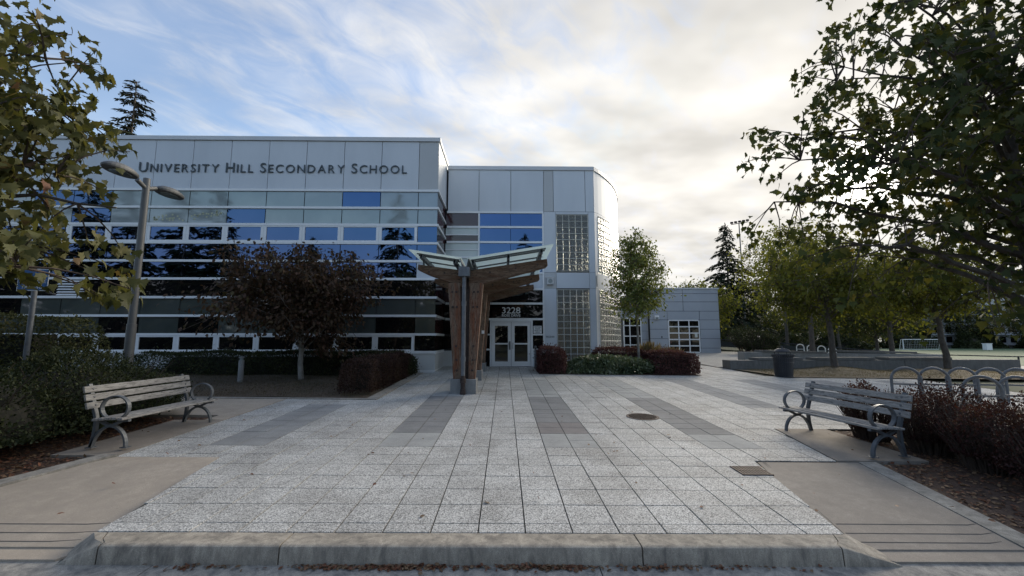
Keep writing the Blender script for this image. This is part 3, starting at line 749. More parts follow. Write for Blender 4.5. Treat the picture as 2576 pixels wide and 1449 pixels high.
    for x0, x1 in ((-.72,-.64),(1.27,1.36)): f.box(x0, x1, RY-.05, RY+.12, zd, 2.875)
    f.box(-.64, 1.27, RY-.05, RY+.12, 2.80, 2.876); f.build('door_frame', m_alu, SCH)
    for s, (a, b) in enumerate(((-.63,.305),(.32,1.26))):
        d = MB(); y0, y1 = RY-.02, RY+.04; st = .155
        d.box(a, a+st, y0, y1, zd+.01, 2.79); d.box(b-st, b, y0, y1, zd+.01, 2.79); d.box(a+st, b-st, y0, y1, 2.60, 2.79); d.box(a+st, b-st, y0, y1, zd+.01, zd+.24); d.box(a+st, b-st, y0+.003, y1, 1.70, 1.77)
        do = d.build('door', m_alu, SCH)
        bx('pane', m_glass_black, do, a+st-.005, b-st+.005, RY+.006, RY+.018, 1.765, 2.605); bx('pane', M_pane('door_glass_%d' % s, (.03,.028,.022), (.055,.05,.04), 1.6), do, a+st-.005, b-st+.005, RY+.006, RY+.018, zd+.235, 1.705)  # lower door pane has a paler, warmer colour than the upper
        hx = b-.07 if s == 0 else a+.07
        if s == 0: bx('push_plate', m_grey_metal, do, hx-.03, hx+.04, RY-.045, RY-.021, 1.45, 1.85)
        MB().tube([(hx,RY-.025,1.5),(hx,RY-.075,1.53),(hx,RY-.075,1.75),(hx,RY-.025,1.78)], .012, 6).build('handle', m_grey_metal, do)
    # sidelights
    for a, b, n_ in ((1.365,1.86,'r'),(-1.26,-.725,'l')):
        bx('pane', m_glass_black, SCH, a, b, RY+.02, RY+.04, 2.22, 2.87); bx('transom', m_alu, SCH, a, b, RY-.03, RY+.08, 2.14, 2.215)
        bx('pane', m_glass_black, SCH, a, b, RY+.02, RY+.04, 1.50, 2.135); bx('transom', m_alu, SCH, a, b, RY-.03, RY+.08, 1.42, 1.495)
        bx('pane', m_panel if n_ == 'r' else m_glass_black, SCH, a, b, RY+.02, RY+.04, .5, 1.415)
    # solid wall and spandrels round the block windows
    bx('wall_panel', m_panel, SCH, 1.95, 2.545, RY, RY+.05, .4, 4.44); bx('wall_panel', m_panel_grey, SCH, 1.95, 2.545, RY+.001, RY+.05, 4.452, 5.235); bx('wall_panel', m_panel, SCH, 1.95, 2.545, RY, RY+.05, 5.247, 8.325)
    for z0, z1 in ((.4,4.44),(4.452,5.235),(5.247,8.325)): bx('wall_panel', m_panel, SCH, 4.195, 4.487, RY, RY+.05, z0, z1)
    bx('wall_panel', m_panel, SCH, 2.557, 4.183, RY, RY+.05, 4.452, 5.235); bx('wall_panel', m_panel, SCH, 2.557, 4.183, RY, RY+.05, 8.215, 8.325); bx('wall_panel', m_panel, SCH, 2.557, 4.183, RY, RY+.05, .4, .60)
    glass_window(2.575, 5.31, 5, 9, .318, .318); glass_window(2.575, .61, 5, 12, .314, .318)
    # curved side
    st = [.02,1.3,2.9,4.5,6.1,7.7,9.3,10.9,12.5]
    for a, b in zip(st, st[1:]):
        curved('wall_panel', m_panel, a+.006, b-.006, 8.34, 10.495); curved('wall_panel', m_panel, a+.006, b-.006, 4.452, 5.235)
    for z0, z1 in ((.4,4.44),(5.247,8.325)): curved('wall_panel', m_panel, .02, .34, z0, z1, n=1)
    curved('wall_panel', m_panel, .35, 12.4, 8.215, 8.325); curved('wall_panel', m_panel, .35, 12.4, .3, .60)
    curved_window(.36, 5.31, 37, 9, .318, .318, 9); curved_window(.36, .61, 37, 12, .314, .318, 9)
    for z in (4.446, 8.333): bx('panel_joint', m_seam, SCH, 1.95, 4.49, RY+.02, RY+.045, z-.008, z+.008)
    # backing seams so the joints read dark
    put_text('RECEIVER', 2.22, RY-.004, 2.03, .12, m_black_print, SCH, 'receiver_lettering', width=.40)
build_entrance()
def build_wall_items():
    def lamp_box(x, y, z, s, label, grp=None):
        t = thing('wall_light', (x, y, z), label, 'wall light', grp)
        bevel(bx('housing', m_coping, t, x-s/2, x+s/2, y-.16, y-.002, z, z+s), .02, 2)
        MB().tube([(x,y-.162,z+s*.5),(x,y-.172,z+s*.5)], s*.32, 16).build('lens', m_glass_blind, t); bx('visor', m_alu, t, x-s/2-.01, x+s/2+.01, y-.19, y-.0, z+s+.001, z+s+.02)
    lamp_box(2.23, RY, 4.62, .34, 'square grey wall light on the white column beside the canopy')
    t = thing('visitor_notice', (1.6, RY, 2.25), 'white printed notice asking visitors to report to the office, on the glass beside the doors', 'notice')
    bx('sheet', m_white_print, t, 1.40, 1.80, RY+.008, RY+.014, 2.235, 2.60)
    for k, s in enumerate(('VISITORS','PLEASE','REPORT TO','OFFICE')): put_text(s, 1.60, RY+.006, 2.515-k*.083, .08, m_black_print, t, 'print_line', ext=.001, width=(.32,.22,.30,.22)[k], bold=.001)
    t = thing('door_post', (1.35, RY-1.2, P(1.35, RY-1.2)), 'short grey steel post with push button right of the doors', 'post')
    x, y = 1.42, RY-.95; z = P(x, y); bevel(bx('post', m_grey_metal, t, x-.05, x+.05, y-.05, y+.05, z, z+1.05), .008); bx('button', m_dark_iron, t, x-.03, x+.03, y-.056, y-.051, z+.9, z+.98)
build_wall_items()
# ------------------------------------------------------------------ timber and glass canopy
def build_canopy():
    cx = -1.19; t = thing('entrance_canopy', (cx, 12.95, P(cx, 12.95)), 'butterfly canopy of weathered timber posts and greenish glass in front of the doors', 'canopy')
    zl = lambda x: 4.30+(-1.3-x)*.155      # underside of glass, left wing (rises outward)
    zr = lambda x: 4.29+(x+1.08)*.165
    for fi, y in enumerate((12.9, 15.95, 19.0)):
        zg = P(cx, y); zb = zg+.40 if fi == 0 else zg+.34
        zb = .80 if fi == 0 else zb
        b = .37; bevel(bx('footing', m_conc, t, cx-b, cx+b, y-.34, y+.36, zg-.15, zb), .015)
        for s, (b0, b1, t0, t1) in enumerate(((-1.50,-1.27,-1.70,-1.33), (-1.06,-.86,-1.05,-.65))):
            y0, y1 = y-.17, y+.17
            zt0, zt1 = 3.62, 3.62
            pm = MB().hexa([(b0,y0,zb),(b1,y0,zb),(b1,y1,zb),(b0,y1,zb)], [(t0,y0,zt0),(t1,y0,zt1),(t1,y1,zt1),(t0,y1,zt0)])
            # continue up into the beam
            po = bevel(pm.build('post', m_timber_v, t), .012, 2)
            bm = MB()
            for zz in (1.05,1.35,1.75,2.9,3.35):
                for dx in ((-.06,.06) if zz > 2.5 else (0,)):
                    xm = ((b0+b1)/2)+((t0+t1)/2-(b0+b1)/2)*(zz-zb)/(zt0-zb)+dx; bm.tube([(xm,y0-.001,zz),(xm,y0-.022,zz)], .035, 10)
            bm.build('bolt', m_timber_v if fi else m_dark_iron, po)
        bx('flitch_plate', m_dark_iron, t, cx-.14, cx+.16, y-.06, y+.06, zb, 3.95)
        # beams
        y0, y1 = y-.16, y+.16
        lb = [(-2.60,4.18),(-2.62,4.03),(-2.30,3.88),(-1.28,3.50),(-1.28,4.0)]
        rb = [(-1.08,3.49),(.0,3.78),(1.24,4.12),(1.29,4.16),(1.27,4.36),(-1.08,4.0)]
        for nm, pl in (('beam', lb), ('beam', rb)):
            o = MB().prism([(x,y0,z) for x, z in pl], [(x,y1,z) for x, z in pl]).build(nm, m_timber_h, t); bevel(o, .012, 2)
            bm = MB(); 
            for f in (.25,.6,.9):
                xa = pl[0][0]+(pl[-1][0]-pl[0][0])*f if nm and pl is lb else -1.0+2.2*f
                za = 3.98-.1*f if pl is lb else 3.85+.36*f
                bm.tube([(xa,y0-.001,za),(xa,y0-.02,za)], .03, 10)
            bm.build('bolt', m_dark_iron, o)
    # purlins of hollow steel running back, stub brackets
    for x in (-2.46,-1.48,-.94,.10,1.08):
        z = zl(x) if x < -1.2 else zr(x); m = MB(); y0, y1 = 12.45, 20.7; h, w, k = .13, .08, .012
        z -= .17
        for a in ((x-w/2,x-w/2+k,z,z+h),(x+w/2-k,x+w/2,z,z+h),(x-w/2+k,x+w/2-k,z,z+k),(x-w/2+k,x+w/2-k,z+h-k,z+h)): m.box(a[0],a[1],y0,y1,a[2],a[3])
        m.build('purlin', m_grey_metal, t)
    for x in (-2.46,-.94,.10,1.08):
        z = (zl(x) if x < -1.2 else zr(x))-.17
        for y in (12.9,15.95,19.0): bx('bracket', m_grey_metal, t, x-.025, x+.025, y-.05, y+.05, z-.30, z)
    # glazing bars across and glass panes
    ys = [12.28]+[12.9+1.02*k for k in range(0, 8)]+[20.85]
    for y in [12.62]+[12.9+1.02*k for k in range(0, 8)]:
        for x0, x1, zf in ((-2.62,-1.36,zl),(-1.02,1.22,zr)):
            MB().hexa([(x0,y-.035,zf(x0)-.04),(x1,y-.035,zf(x1)-.04),(x1,y+.035,zf(x1)-.04),(x0,y+.035,zf(x0)-.04)], [(x0,y-.035,zf(x0)-.002),(x1,y-.035,zf(x1)-.002),(x1,y+.035,zf(x1)-.002),(x0,y+.035,zf(x0)-.002)]).build('glazing_bar', m_grey_metal, t)
    for a, b in zip(ys, ys[1:]):
        for x0, x1, zf in ((-2.80,-1.27,zl),(-1.11,1.42,zr)):
            e = .012
            MB().hexa([(x0,a+e,zf(x0)),(x1,a+e,zf(x1)),(x1,b-e,zf(x1)),(x0,b-e,zf(x0))], [(x0,a+e,zf(x0)+.018),(x1,a+e,zf(x1)+.018),(x1,b-e,zf(x1)+.018),(x0,b-e,zf(x0)+.018)]).build('glass_pane', m_canopy_glass, t)
    # gutter trough and downpipe
    g = MB(); y0, y1 = 12.42, 20.7
    pr = [(-1.33,4.34),(-1.26,4.05),(-1.12,4.05),(-1.05,4.34),(-1.07,4.35),(-1.13,4.07),(-1.25,4.07),(-1.31,4.35)]
    g.prism([(x,y0,z) for x, z in pr], [(x,y1,z) for x, z in pr]); g.build('gutter', m_grey_metal, t)
    hb = MB().hexa([(-1.35,12.36,3.78),(-1.03,12.36,3.78),(-1.03,12.68,3.78),(-1.35,12.68,3.78)], [(-1.35,12.36,4.05),(-1.03,12.36,4.05),(-1.03,12.68,4.05),(-1.35,12.68,4.05)]); hb.build('rain_head', m_grey_metal, t)
    zg = P(cx, 12.45)
    dp = MB(); x, y = -1.19, 12.47; dp.tube([(x,y,3.78),(x,y,.92)], .058, 14)
    for z in (3.05,1.45): dp.tube([(x,y,z),(x,y,z-.13)], .07, 14)
    do = dp.build('downpipe', m_grey_metal, t, smooth=True)
    MB().tube([(x,y,.92),(x,y,.86),(x,y,.855),(x,y,.72),(x,y,.715),(x,y,.55),(x,y,.54),(x,y,zg+.09),(x,y,zg+.005)], [.062,.062,.085,.085,.06,.06,.075,.075,.085], 14).build('drain_shoe', m_dark_iron, do, smooth=True)
    # small notice on the third post
    bx('notice', m_white_print, t, -.845, -.75, 15.76, 15.77, 2.15, 2.27)
build_canopy()

# ------------------------------------------------------------------ benches
def build_bench(loc, rz, label, half=.95):
    t = thing('park_bench', loc, label, 'bench', 'slatted park benches', rz)
    side = Vector((1, 0, 0))    # bench length runs along local x, sitter faces local -y
    L = half+.14
    # seat slats (five), gently dished
    for k, (y, z) in enumerate(((-.27,.425),(-.175,.433),(-.08,.43),(.015,.424),(.105,.415))):
        bevel(MB().box(-L, L, y-.041, y+.041, z, z+.034).build('seat_slat', m_bench_wood_x, t), .008, 2)
    tilt = R(14)
    for k, d in enumerate((.20,.325,.45)):
        y = .20+d*math.sin(tilt); z = .44+d*math.cos(tilt); u = Vector((0, math.sin(tilt), math.cos(tilt))); n = Vector((0, -math.cos(tilt), math.sin(tilt)))
        c = Vector((0, y, z)); q = [c+u*a+n*b for a, b in ((-.049,-.017),(.049,-.017),(.049,.017),(-.049,.017))]
        o = MB().prism([(-L, p.y, p.z) for p in q], [(L, p.y, p.z) for p in q]).build('back_slat', m_bench_wood_x, t); bevel(o, .008, 2)
        bm = MB()
        for s in (-1, 1):
            p = c+n*.018; bm.tube([(s*half, p.y, p.z), (s*half, (p+n*.008).y, (p+n*.008).z)], .016, 8)
        bm.build('bolt', m_bench_iron, o)
    for s in (-1, 1):
        x = s*half; fr = MB()
        arch = [(x, -.285+0*.0, .03)]+[(x, -.03-.255*math.cos(a), .03+.29*math.sin(a)) for a in np.linspace(.0, math.pi*.5, 9)][1:]
        arch += [(x, -.03+.20*math.sin(a), .32-.02-.0*a+.0) for a in ()]
        fr.sweep([(x,-.285,.0)]+arch, .06, .028, side)
        fr.sweep([(x,-.03,.32),(x,.05,.30),(x,.12,.25),(x,.19,.14),(x,.235,.0)], .06, .03, side)
        # seat rail and back upright
        fr.sweep([(x,-.31,.405),(x,-.2,.40),(x,-.09,.345),(x,-.02,.325),(x,.06,.36),(x,.13,.40)], .055, .035, side)
        fr.sweep([(x,.235,.0),(x,.20,.2),(x,.19,.4),(x,.215,.5),(x,.36,.95)], .06, .04, side)
        for y in (-.285, .235): fr.box(x-.05, x+.05, y-.05, y+.05, .0, .014)
        fo = fr.build('end_frame', m_bench_iron, t)
        ring = [(x, -.075+.205*math.cos(a), .595+.175*math.sin(a)) for a in np.linspace(0, 2*math.pi, 29)[:-1]]
        MB().sweep(ring, .065, .02, side, closed=True).build('armrest', m_bench_iron, fo)
    return t
m_bench_wood_x = M_wood('weathered_slat_lengthwise', (.17,.16,.15), (.44,.42,.39), (.3, 2.5, 2.5))
build_bench((-6.07, 7.84, P(-6.07, 7.84)+.006), R(90), 'grey slatted bench with round iron arms in front of the dark green shrubs')
build_bench((5.78, 7.57, P(5.78, 7.57)+.006), R(-90+4.6), 'grey slatted bench with round iron arms in front of the purple hedge', .90)
for o in bpy.data.objects:
    if o.name.startswith('park_bench'): o.rotation_euler.x = 0
# ------------------------------------------------------------------ lamp, sign, bollard, bin, racks
def build_lamp():
    x, y = -9.05, 10.6; z = P(x, y); t = thing('street_lamp', (x, y, z), 'grey lamp post with two round ribbed heads in front of the school name', 'lamp post')
    MB().tube([(x,y,z-.05),(x,y,z+1.9),(x,y,z+1.905),(x,y,5.98)], [.098,.098,.082,.077], 18).build('pole', m_lamp_metal, t, smooth=True)
    MB().tube([(x,y,z),(x,y,z+.03)], .2, 18).build('base_plate', m_lamp_metal, t)
    for s in (-1, 1):
        d = Vector((-.05*s, s, 0)).normalized() if s > 0 else Vector((.06, -1, 0)).normalized()
        MB().tube([(x,y,5.72), (x+d.x*.3,y+d.y*.3,5.84)], [.05,.055], 10).build('arm', m_lamp_metal, t, smooth=True)
        h = MB(); c = Vector((x, y, 5.88))+d*.80; pv = Vector((-d.y, d.x, 0)); n = 26
        prof = [(.30,-.055),(.92,-.055),(.98,-.035),(1.0,.0),(.975,.018),(.95,.012),(.93,.03),(.90,.045),(.87,.04),(.84,.06),(.80,.072),(.77,.067),(.73,.085),(.66,.10),(.63,.095),(.58,.112),(.3,.135),(.02,.14)]
        for r, zz in prof:
            for k in range(n):
                a = 2*math.pi*k/n; q = c+d*math.cos(a)*.46*r+pv*math.sin(a)*.25*r; h.v.append((q.x, q.y, q.z+zz))
        for i in range(len(prof)-1):
            for k in range(n): h.f.append((i*n+k, i*n+(k+1)%n, (i+1)*n+(k+1)%n, (i+1)*n+k))
        h.f.append(tuple(range(n-1,-1,-1))); ho = h.build('lamp_head', m_lamp_metal, t)
        l = MB(); 
        for r, zz in ((.62,-.057),(.58,-.075)):
            for k in range(n): a = 2*math.pi*k/n; q = c+d*math.cos(a)*.46*r+pv*math.sin(a)*.25*r; l.v.append((q.x, q.y, q.z+zz))
        for k in range(n): l.f.append((k,(k+1)%n,n+(k+1)%n,n+k))
        l.f.append(tuple(range(n,2*n))); l.build('lens', m_glass_blind, ho)
build_lamp()
def build_sign():
    x, y = -9.36, 8.6; z = P(x, y); t = thing('parking_sign', (x, y, z), 'blue accessible parking sign on a steel post half hidden by maple leaves', 'sign')
    MB().tube([(x,y+.05,z-.1),(x,y+.05,3.36)], .045, 12).build('post', m_grey_metal, t, smooth=True)
    bx('border', m_white_print, t, x-.30, x+.30, y-.004, y, 2.90, 3.34); s = bx('panel', m_blue_sign, t, x-.285, x+.285, y-.007, y-.0045, 2.915, 3.325)
    put_text('ACCESSIBLE', x, y-.008, 3.06, .11, m_white_print, t, 'lettering', width=.52, ext=.001); put_text('PARKING', x, y-.008, 2.945, .11, m_white_print, t, 'lettering', width=.38, ext=.001)
build_sign()
def build_bollard():
    x, y = -8.85, 14.78; z = P(x, y); t = thing('path_bollard', (x, y, z), 'slim weathered bollard light standing on the brown lawn', 'bollard')
    MB().lathe((x,y,z), [(.085,-.05),(.085,.70),(.082,.705)], 14).build('post', m_conc, t, smooth=True); MB().lathe((x,y,z), [(.06,.705),(.06,.78)], 12).build('lens', m_glass_blind, t); MB().lathe((x,y,z), [(.09,.78),(.09,.81),(.05,.83)], 14).build('cap', m_conc, t, smooth=True)
build_bollard()
def build_bin():
    x, y = 11.44, 17.70; z = P(x, y); t = thing('litter_bin', (x, y, z), 'dark slatted metal litter bin with domed hood on the plaza edge', 'litter bin'); n = 30
    for k in range(n):
        a = 2*math.pi*k/n; ca, sa = math.cos(a), math.sin(a); w = .024
        path = [(r, zz) for r, zz in ((.325,.05),(.345,.25),(.365,.72),(.375,.80),(.41,.87),(.445,.905))]
        m = MB()
        for r, zz in path:
            for s, q in ((-1,0),(1,0),(1,-.012),(-1,-.012)): m.v.append((x+(r+q)*ca-s*w*sa, y+(r+q)*sa+s*w*ca, z+zz))
        for i in range(len(path)-1):
            for j in range(4): m.f.append((i*4+j, i*4+(j+1)%4, (i+1)*4+(j+1)%4, (i+1)*4+j))
        m.build('slat', m_bin, t)
    MB().lathe((x,y,z), [(.29,.02),(.30,.30),(.315,.80),(.30,.80),(.285,.3),(.27,.05)], 24).build('liner', m_seam, t)
    for zz, r in ((.04,.335),(.76,.375),(.60,.362)): MB().tube([(x+r*math.cos(a), y+r*math.sin(a), z+zz) for a in np.linspace(0,2*math.pi,33)], .014, 6, cap=False).build('hoop', m_bin, t)
    MB().tube([(x+.445*math.cos(a), y+.445*math.sin(a), z+.908) for a in np.linspace(0,2*math.pi,33)], .012, 6, cap=False).build('rim', m_bin, t)
    hd = MB()
    for s in (-1, 1):
        for f in (-1, 1): hd.tube([(x+s*.25, y+f*.12, z+.80),(x+s*.25, y+f*.12, z+1.02)], .014, 6)
    ho = hd.build('hood_legs', m_bin, t); MB().lathe((x,y,z), [(.30,1.01),(.305,1.03),(.26,1.10),(.16,1.155),(.04,1.17),(.035,1.20),(.03,1.23)], 22).build('hood', m_bin, ho, smooth=True)
build_bin()
def hoop_rack(x, y, label, grp, a=R(-24), w=.66, h=.90, r=.037, mat=None, zf=P):
    t = thing('bike_rack', (x, y, zf(x, y)), label, 'bike rack', grp, a); mat = mat or m_grey_metal; hw = w/2
    pth = [(-hw,0,0),(-hw,0,h-hw)]+[(-hw*math.cos(q),0,h-hw+hw*math.sin(q)) for q in np.linspace(0,math.pi,15)][1:-1]+[(hw,0,h-hw),(hw,0,0)]
    MB().tube(pth, r, 10).build('hoop', mat, t, smooth=True)
    MB().box(-hw+r*.6, hw-r*.6, -.008, .008, h*.47, h*.52).build('cross_bar', mat, t)
    for s in (-1, 1): MB().lathe((s*hw,0,0), [(.085,.0),(.085,.012),(.035,.014)], 14).build('foot_plate', mat, t)
for k, nm in enumerate(('first','second','third','fourth','fifth')):
    hoop_rack(11.28+.80*k, 12.1, 'galvanised bike hoop, %s from the left in the far row' % nm, 'bike racks by the purple hedge')
for k, nm in enumerate(('left hand','right hand')):
    hoop_rack(11.25+.86*k, 10.15, 'galvanised bike hoop, %s one of the near row behind the hedge' % nm, 'bike racks by the purple hedge', R(-28), .68, .88)
# ------------------------------------------------------------------ low seat walls
def build_walls():
    t = thing('seat_wall', (10.84, 20.75, P(10.8, 20.7)), 'long low concrete seat wall behind the litter bin with three dark caps', 'wall')
    m = MB(); pts = [(10.80,20.68),(19.7,21.1),(26,21.5)]
    for (x0,y0),(x1,y1) in zip(pts, pts[1:]):
        m.hexa([(x0,y0,P(x0,y0)-.2),(x1-.01,y1,P(x1,y1)-.2),(x1-.01,y1+.75,P(x1,y1)-.2),(x0,y0+.75,P(x0,y0)-.2)], [(x0,y0,.94),(x1-.01,y1,.93),(x1-.01,y1+.75,.93),(x0,y0+.75,.94)])
    bevel(m.build('wall_body', m_conc_dark, t), .01, 1)
    for x0, x1 in ((12.2,14.45),(15.2,18.2),(18.9,22.2)):
        y0 = 20.66+(x0-10.8)*.047; y1 = 20.66+(x1-10.8)*.047
        bevel(MB().hexa([(x0,y0,.942),(x1,y1,.942),(x1,y1+.85,.942),(x0,y0+.85,.942)], [(x0,y0,1.06),(x1,y1,1.06),(x1,y1+.85,1.06),(x0,y0+.85,1.06)]).build('cap', m_conc_dark, t), .012, 1)
    t = thing('seat_wall', (14, 27.5, P(14, 27.5)), 'second low concrete seat wall, farther back behind the litter bin', 'wall')
    bevel(MB().hexa([(14.6,26.2,.5),(27,26.0,.4),(27,26.8,.4),(14.6,27.0,.5)], [(14.6,26.2,1.18),(27,26.0,1.02),(27,26.8,1.02),(14.6,27.0,1.18)]).build('wall_body', m_conc, t), .01, 1)
    for x0, x1 in ((15.7,19.6),(20.4,25.2)): MB().hexa([(x0,26.15,1.17),(x1,26.1,1.07),(x1,27.0,1.07),(x0,27.05,1.17)], [(x0,26.15,1.29),(x1,26.1,1.19),(x1,27.0,1.19),(x0,27.05,1.29)]).build('cap', m_conc_dark, t)
build_walls()
# ------------------------------------------------------------------ grey annex on the right
def build_annex():
    Y = 34.3; t = thing('annex_building', (14, Y, .9), 'low blue-grey clad annex with a glazed roll-up door beyond the small tree', 'building')
    bx('body', m_seam, t, 11.62, 17.2, Y+.06, Y+10, .5, 6.0); bx('roof_edge', m_coping, t, 11.6, 17.32, Y-.06, Y+10, 5.98, 6.09)
    # cladding boards round the door opening
    zc = [.55,1.25,2.0,2.75,3.5,4.2,4.95,5.62,5.98]
    for i, (z0, z1) in enumerate(zip(zc, zc[1:])):
        if z0 < 3.4: sp = ((11.62,13.05),(15.66,17.25)) if z1 < 3.3 else ((11.62,13.05),(15.66,17.25))
        elif z0 < 4: sp = ((11.62,13.05),(13.06,15.64),(15.66,17.25))
        else: sp = ((11.62,14.35),(14.37,17.25))
        for a, b in sp: bx('cladding', m_small_wall, t, a+.008, b-.008, Y, Y+.055, z0+.014, z1-.014)
    for i, (z0, z1) in enumerate(zip(zc, zc[1:])): bx('cladding', m_small_wall, t, 17.205, 17.255, Y+.06, Y+9.9, z0+.014, z1-.014)
    x0, x1, z0, z1 = 13.07, 15.62, .92, 3.46; d = MB(); d.box(x0,x0+.09,Y-.02,Y+.05,z0,z1); d.box(x1-.09,x1,Y-.02,Y+.05,z0,z1); nr = 5
    for k in range(nr+1): z = z0+(z1-z0)*k/nr; d.box(x0+.09,x1-.09,Y-.018,Y+.048,z-.045,z+.045)
    for k in (1,2): x = x0+(x1-x0)*k/3; d.box(x-.04,x+.04,Y-.015,Y+.045,z0,z1)
    do = d.build('roll_up_door', m_alu, t)
    for i in range(3):
        for j in range(nr): bx('pane', m_glass_black, do, x0+.05+(x1-x0)*i/3, x0+(x1-x0)*(i+1)/3-.05, Y+.01, Y+.02, z0+(z1-z0)*j/nr+.04, z0+(z1-z0)*(j+1)/nr-.04)
    bx('notice', m_glass_white, do, 15.2, 15.42, Y+.004, Y+.008, 2.1, 2.4)
    bx('wall_vent', m_seam, t, 12.5,12.58,Y-.02,Y-.002,2.05,2.2)
    # link with a glazed door left of it
    for z0, z1 in ((.6,1.9),(1.92,2.6),(2.62,3.6),(3.62,4.4)): bx('cladding', m_small_wall, t, 11.0, 11.60, Y+.4, Y+.45, z0, z1)
    f = MB()
    for x in (9.62,10.1,10.75,11.0): f.box(x-.04,x+.04,Y+.35,Y+.42,.75,3.65)
    for z in (3.62,3.05,2.2,1.5,.80): f.box(9.6,11.0,Y+.352,Y+.418,z-.04,z+.04)
    do = f.build('side_door', m_alu, t)
    bx('pane', m_glass_black, do, 9.6, 11.0, Y+.39, Y+.40, .78, 3.6)
    bx('link_wall', m_small_wall, t, 9.2, 11.61, Y+.45, Y+.55, 3.62, 4.4)
    lt = thing('wall_light', (12.15, Y, 3.55), 'small white wall light high on the blue-grey annex', 'wall light')
    bevel(bx('housing', m_alu, lt, 11.98, 12.32, Y-.2, Y-.002, 3.52, 3.84), .02, 2); bx('lens', m_glass_blind, lt, 12.03, 12.27, Y-.206, Y-.201, 3.55, 3.7)
build_annex()
# ------------------------------------------------------------------ playing field things
def build_field():
    gx, gy = 104, 106; z = T(gx, gy); t = thing('soccer_goal', (gx, gy, z), 'white soccer goal on the far playing field', 'goal')
    m_white = M('white_tube', (.8,.8,.78), (.82,.82,.8), 2, .5)
    u = Vector((.93, -.37, 0)).normalized(); v = Vector((.37, .93, 0)).normalized(); c = Vector((gx, gy, z)); a = c-u*3.9; b = c+u*3.9; up = Vector((0,0,2.55))
    for nm, p, q in (('goal_post',a,a+up),('goal_post',b,b+up),('cross_bar',a+up,b+up)): MB().tube([p, q], .09, 8).build(nm, m_white, t)
    for p in (a, b): MB().tube([p+up, p+up+v*1.0, p+v*2.2], .06, 6).build('back_stay', m_white, t)
    MB().tube([a+v*2.2+Vector((0,0,.06)), b+v*2.2+Vector((0,0,.06))], .05, 6).build('ground_bar', m_white, t)
    net = MB()
    for k in range(17):
        p = a+(b-a)*k/16; net.tube([p+up+v*1.0, p+v*2.2], .012, 3)
    for k in range(7):
        f = k/6; s = (v*1.0+up)*(1-f)+v*2.2*f; net.tube([a+s, b+s], .012, 3)
    tag(net.build('net', m_white, t), kind='stuff')
    t = thing('field_fence', (40, 38, T(40, 38)), 'low dark rail fence along the edge of the playing field', 'fence')
    m_fence = M('black_fence_paint', (.02,.022,.022), (.03,.03,.03), 3, .5)
    pts = [(24,48),(29,44.5),(34,41.5),(39,39),(44,36.5),(49,34),(55,31.5),(62,29)]
    for (x0,y0),(x1,y1) in zip(pts, pts[1:]):
        MB().tube([(x0,y0,T(x0,y0)+1.12),(x1,y1,T(x1,y1)+1.12)], .055, 6).build('rail', m_fence, t)
    for x, y in pts: MB().tube([(x,y,T(x,y)-.2),(x,y,T(x,y)+1.14)], .06, 6).build('fence_post', m_fence, t)
    m_wire = M('fence_mesh', (.03,.035,.032), (.04,.045,.04), 3, .8); w = MB()
    for (x0,y0),(x1,y1) in zip(pts[:4], pts[1:4]): w.prism([(x0,y0,T(x0,y0)),(x1,y1,T(x1,y1)),(x1,y1+.04,T(x1,y1)),(x0,y0+.04,T(x0,y0))], [(x0,y0,T(x0,y0)+.95),(x1,y1,T(x1,y1)+.95),(x1,y1+.04,T(x1,y1)+.95),(x0,y0+.04,T(x0,y0)+.95)])
    w.build('windbreak', m_wire, t)
    for k, nm in enumerate(('first','second','third','fourth')): hoop_rack(26.2+.95*k, 38.0, 'small pale bike hoop far behind the seat walls, %s from the left' % nm, 'distant bike hoops', R(-30), .55, .85, .04, m_white, T)
    for x, y, nm in ((118,104,'white utility cabinet right of the far goal'),(90,107,'white utility cabinet left of the far goal')):
        z = T(x, y); t = thing('utility_cabinet', (x, y, z), nm, 'cabinet'); bevel(bx('case', m_white, t, x-.7, x+.7, y-.5, y+.5, z, z+1.5), .04); bx('lid', m_white, t, x-.78, x+.78, y-.58, y+.58, z+1.502, z+1.62)
    # floodlight mast
    x, y = 40.6, 72; z = T(x, y); t = thing('floodlight_mast', (x, y, z), 'thin floodlight mast rising beside the dark conifer', 'floodlight')
    MB().tube([(x,y,z-.3),(x,y,21.9)], [.16,.09], 8).build('mast', m_lamp_metal, t)
    MB().tube([(x-1.4,y,21.7),(x+1.6,y,22.2)], .07, 6).build('cross_arm', m_lamp_metal, t)
    for k in range(5): xx = x-1.3+k*.7; bx('floodlight', m_dark_iron, t, xx-.2, xx+.2, y-.2, y+.1, 21.85+k*.12, 22.15+k*.12)
    # distant apartment block beyond the trees
    t = thing('apartment_block', (150, 128, 0), 'pale distant apartment block glimpsed through the trees at the right edge', 'building')
    bx('wall', m_panel_grey, t, 128, 176, 128, 142, -1, 22); bx('roof', m_coping, t, 127, 177, 127, 143, 22.0, 22.6)
    pm = MB().box(-.9,.9,-.05,.05,0,1.7).mesh('window', m_glass_black)
    for fl in range(7):
        for k in range(14):
            o = bpy.data.objects.new('window', pm); link(o, t); o.location = Vector((130.5+k*3.3, 127.96, fl*3.0+1.0))-BASE[t]
        bx('balcony', m_panel, t, 128, 176, 127.2, 127.9, fl*3.0+.2, fl*3.0+.45)
build_field()
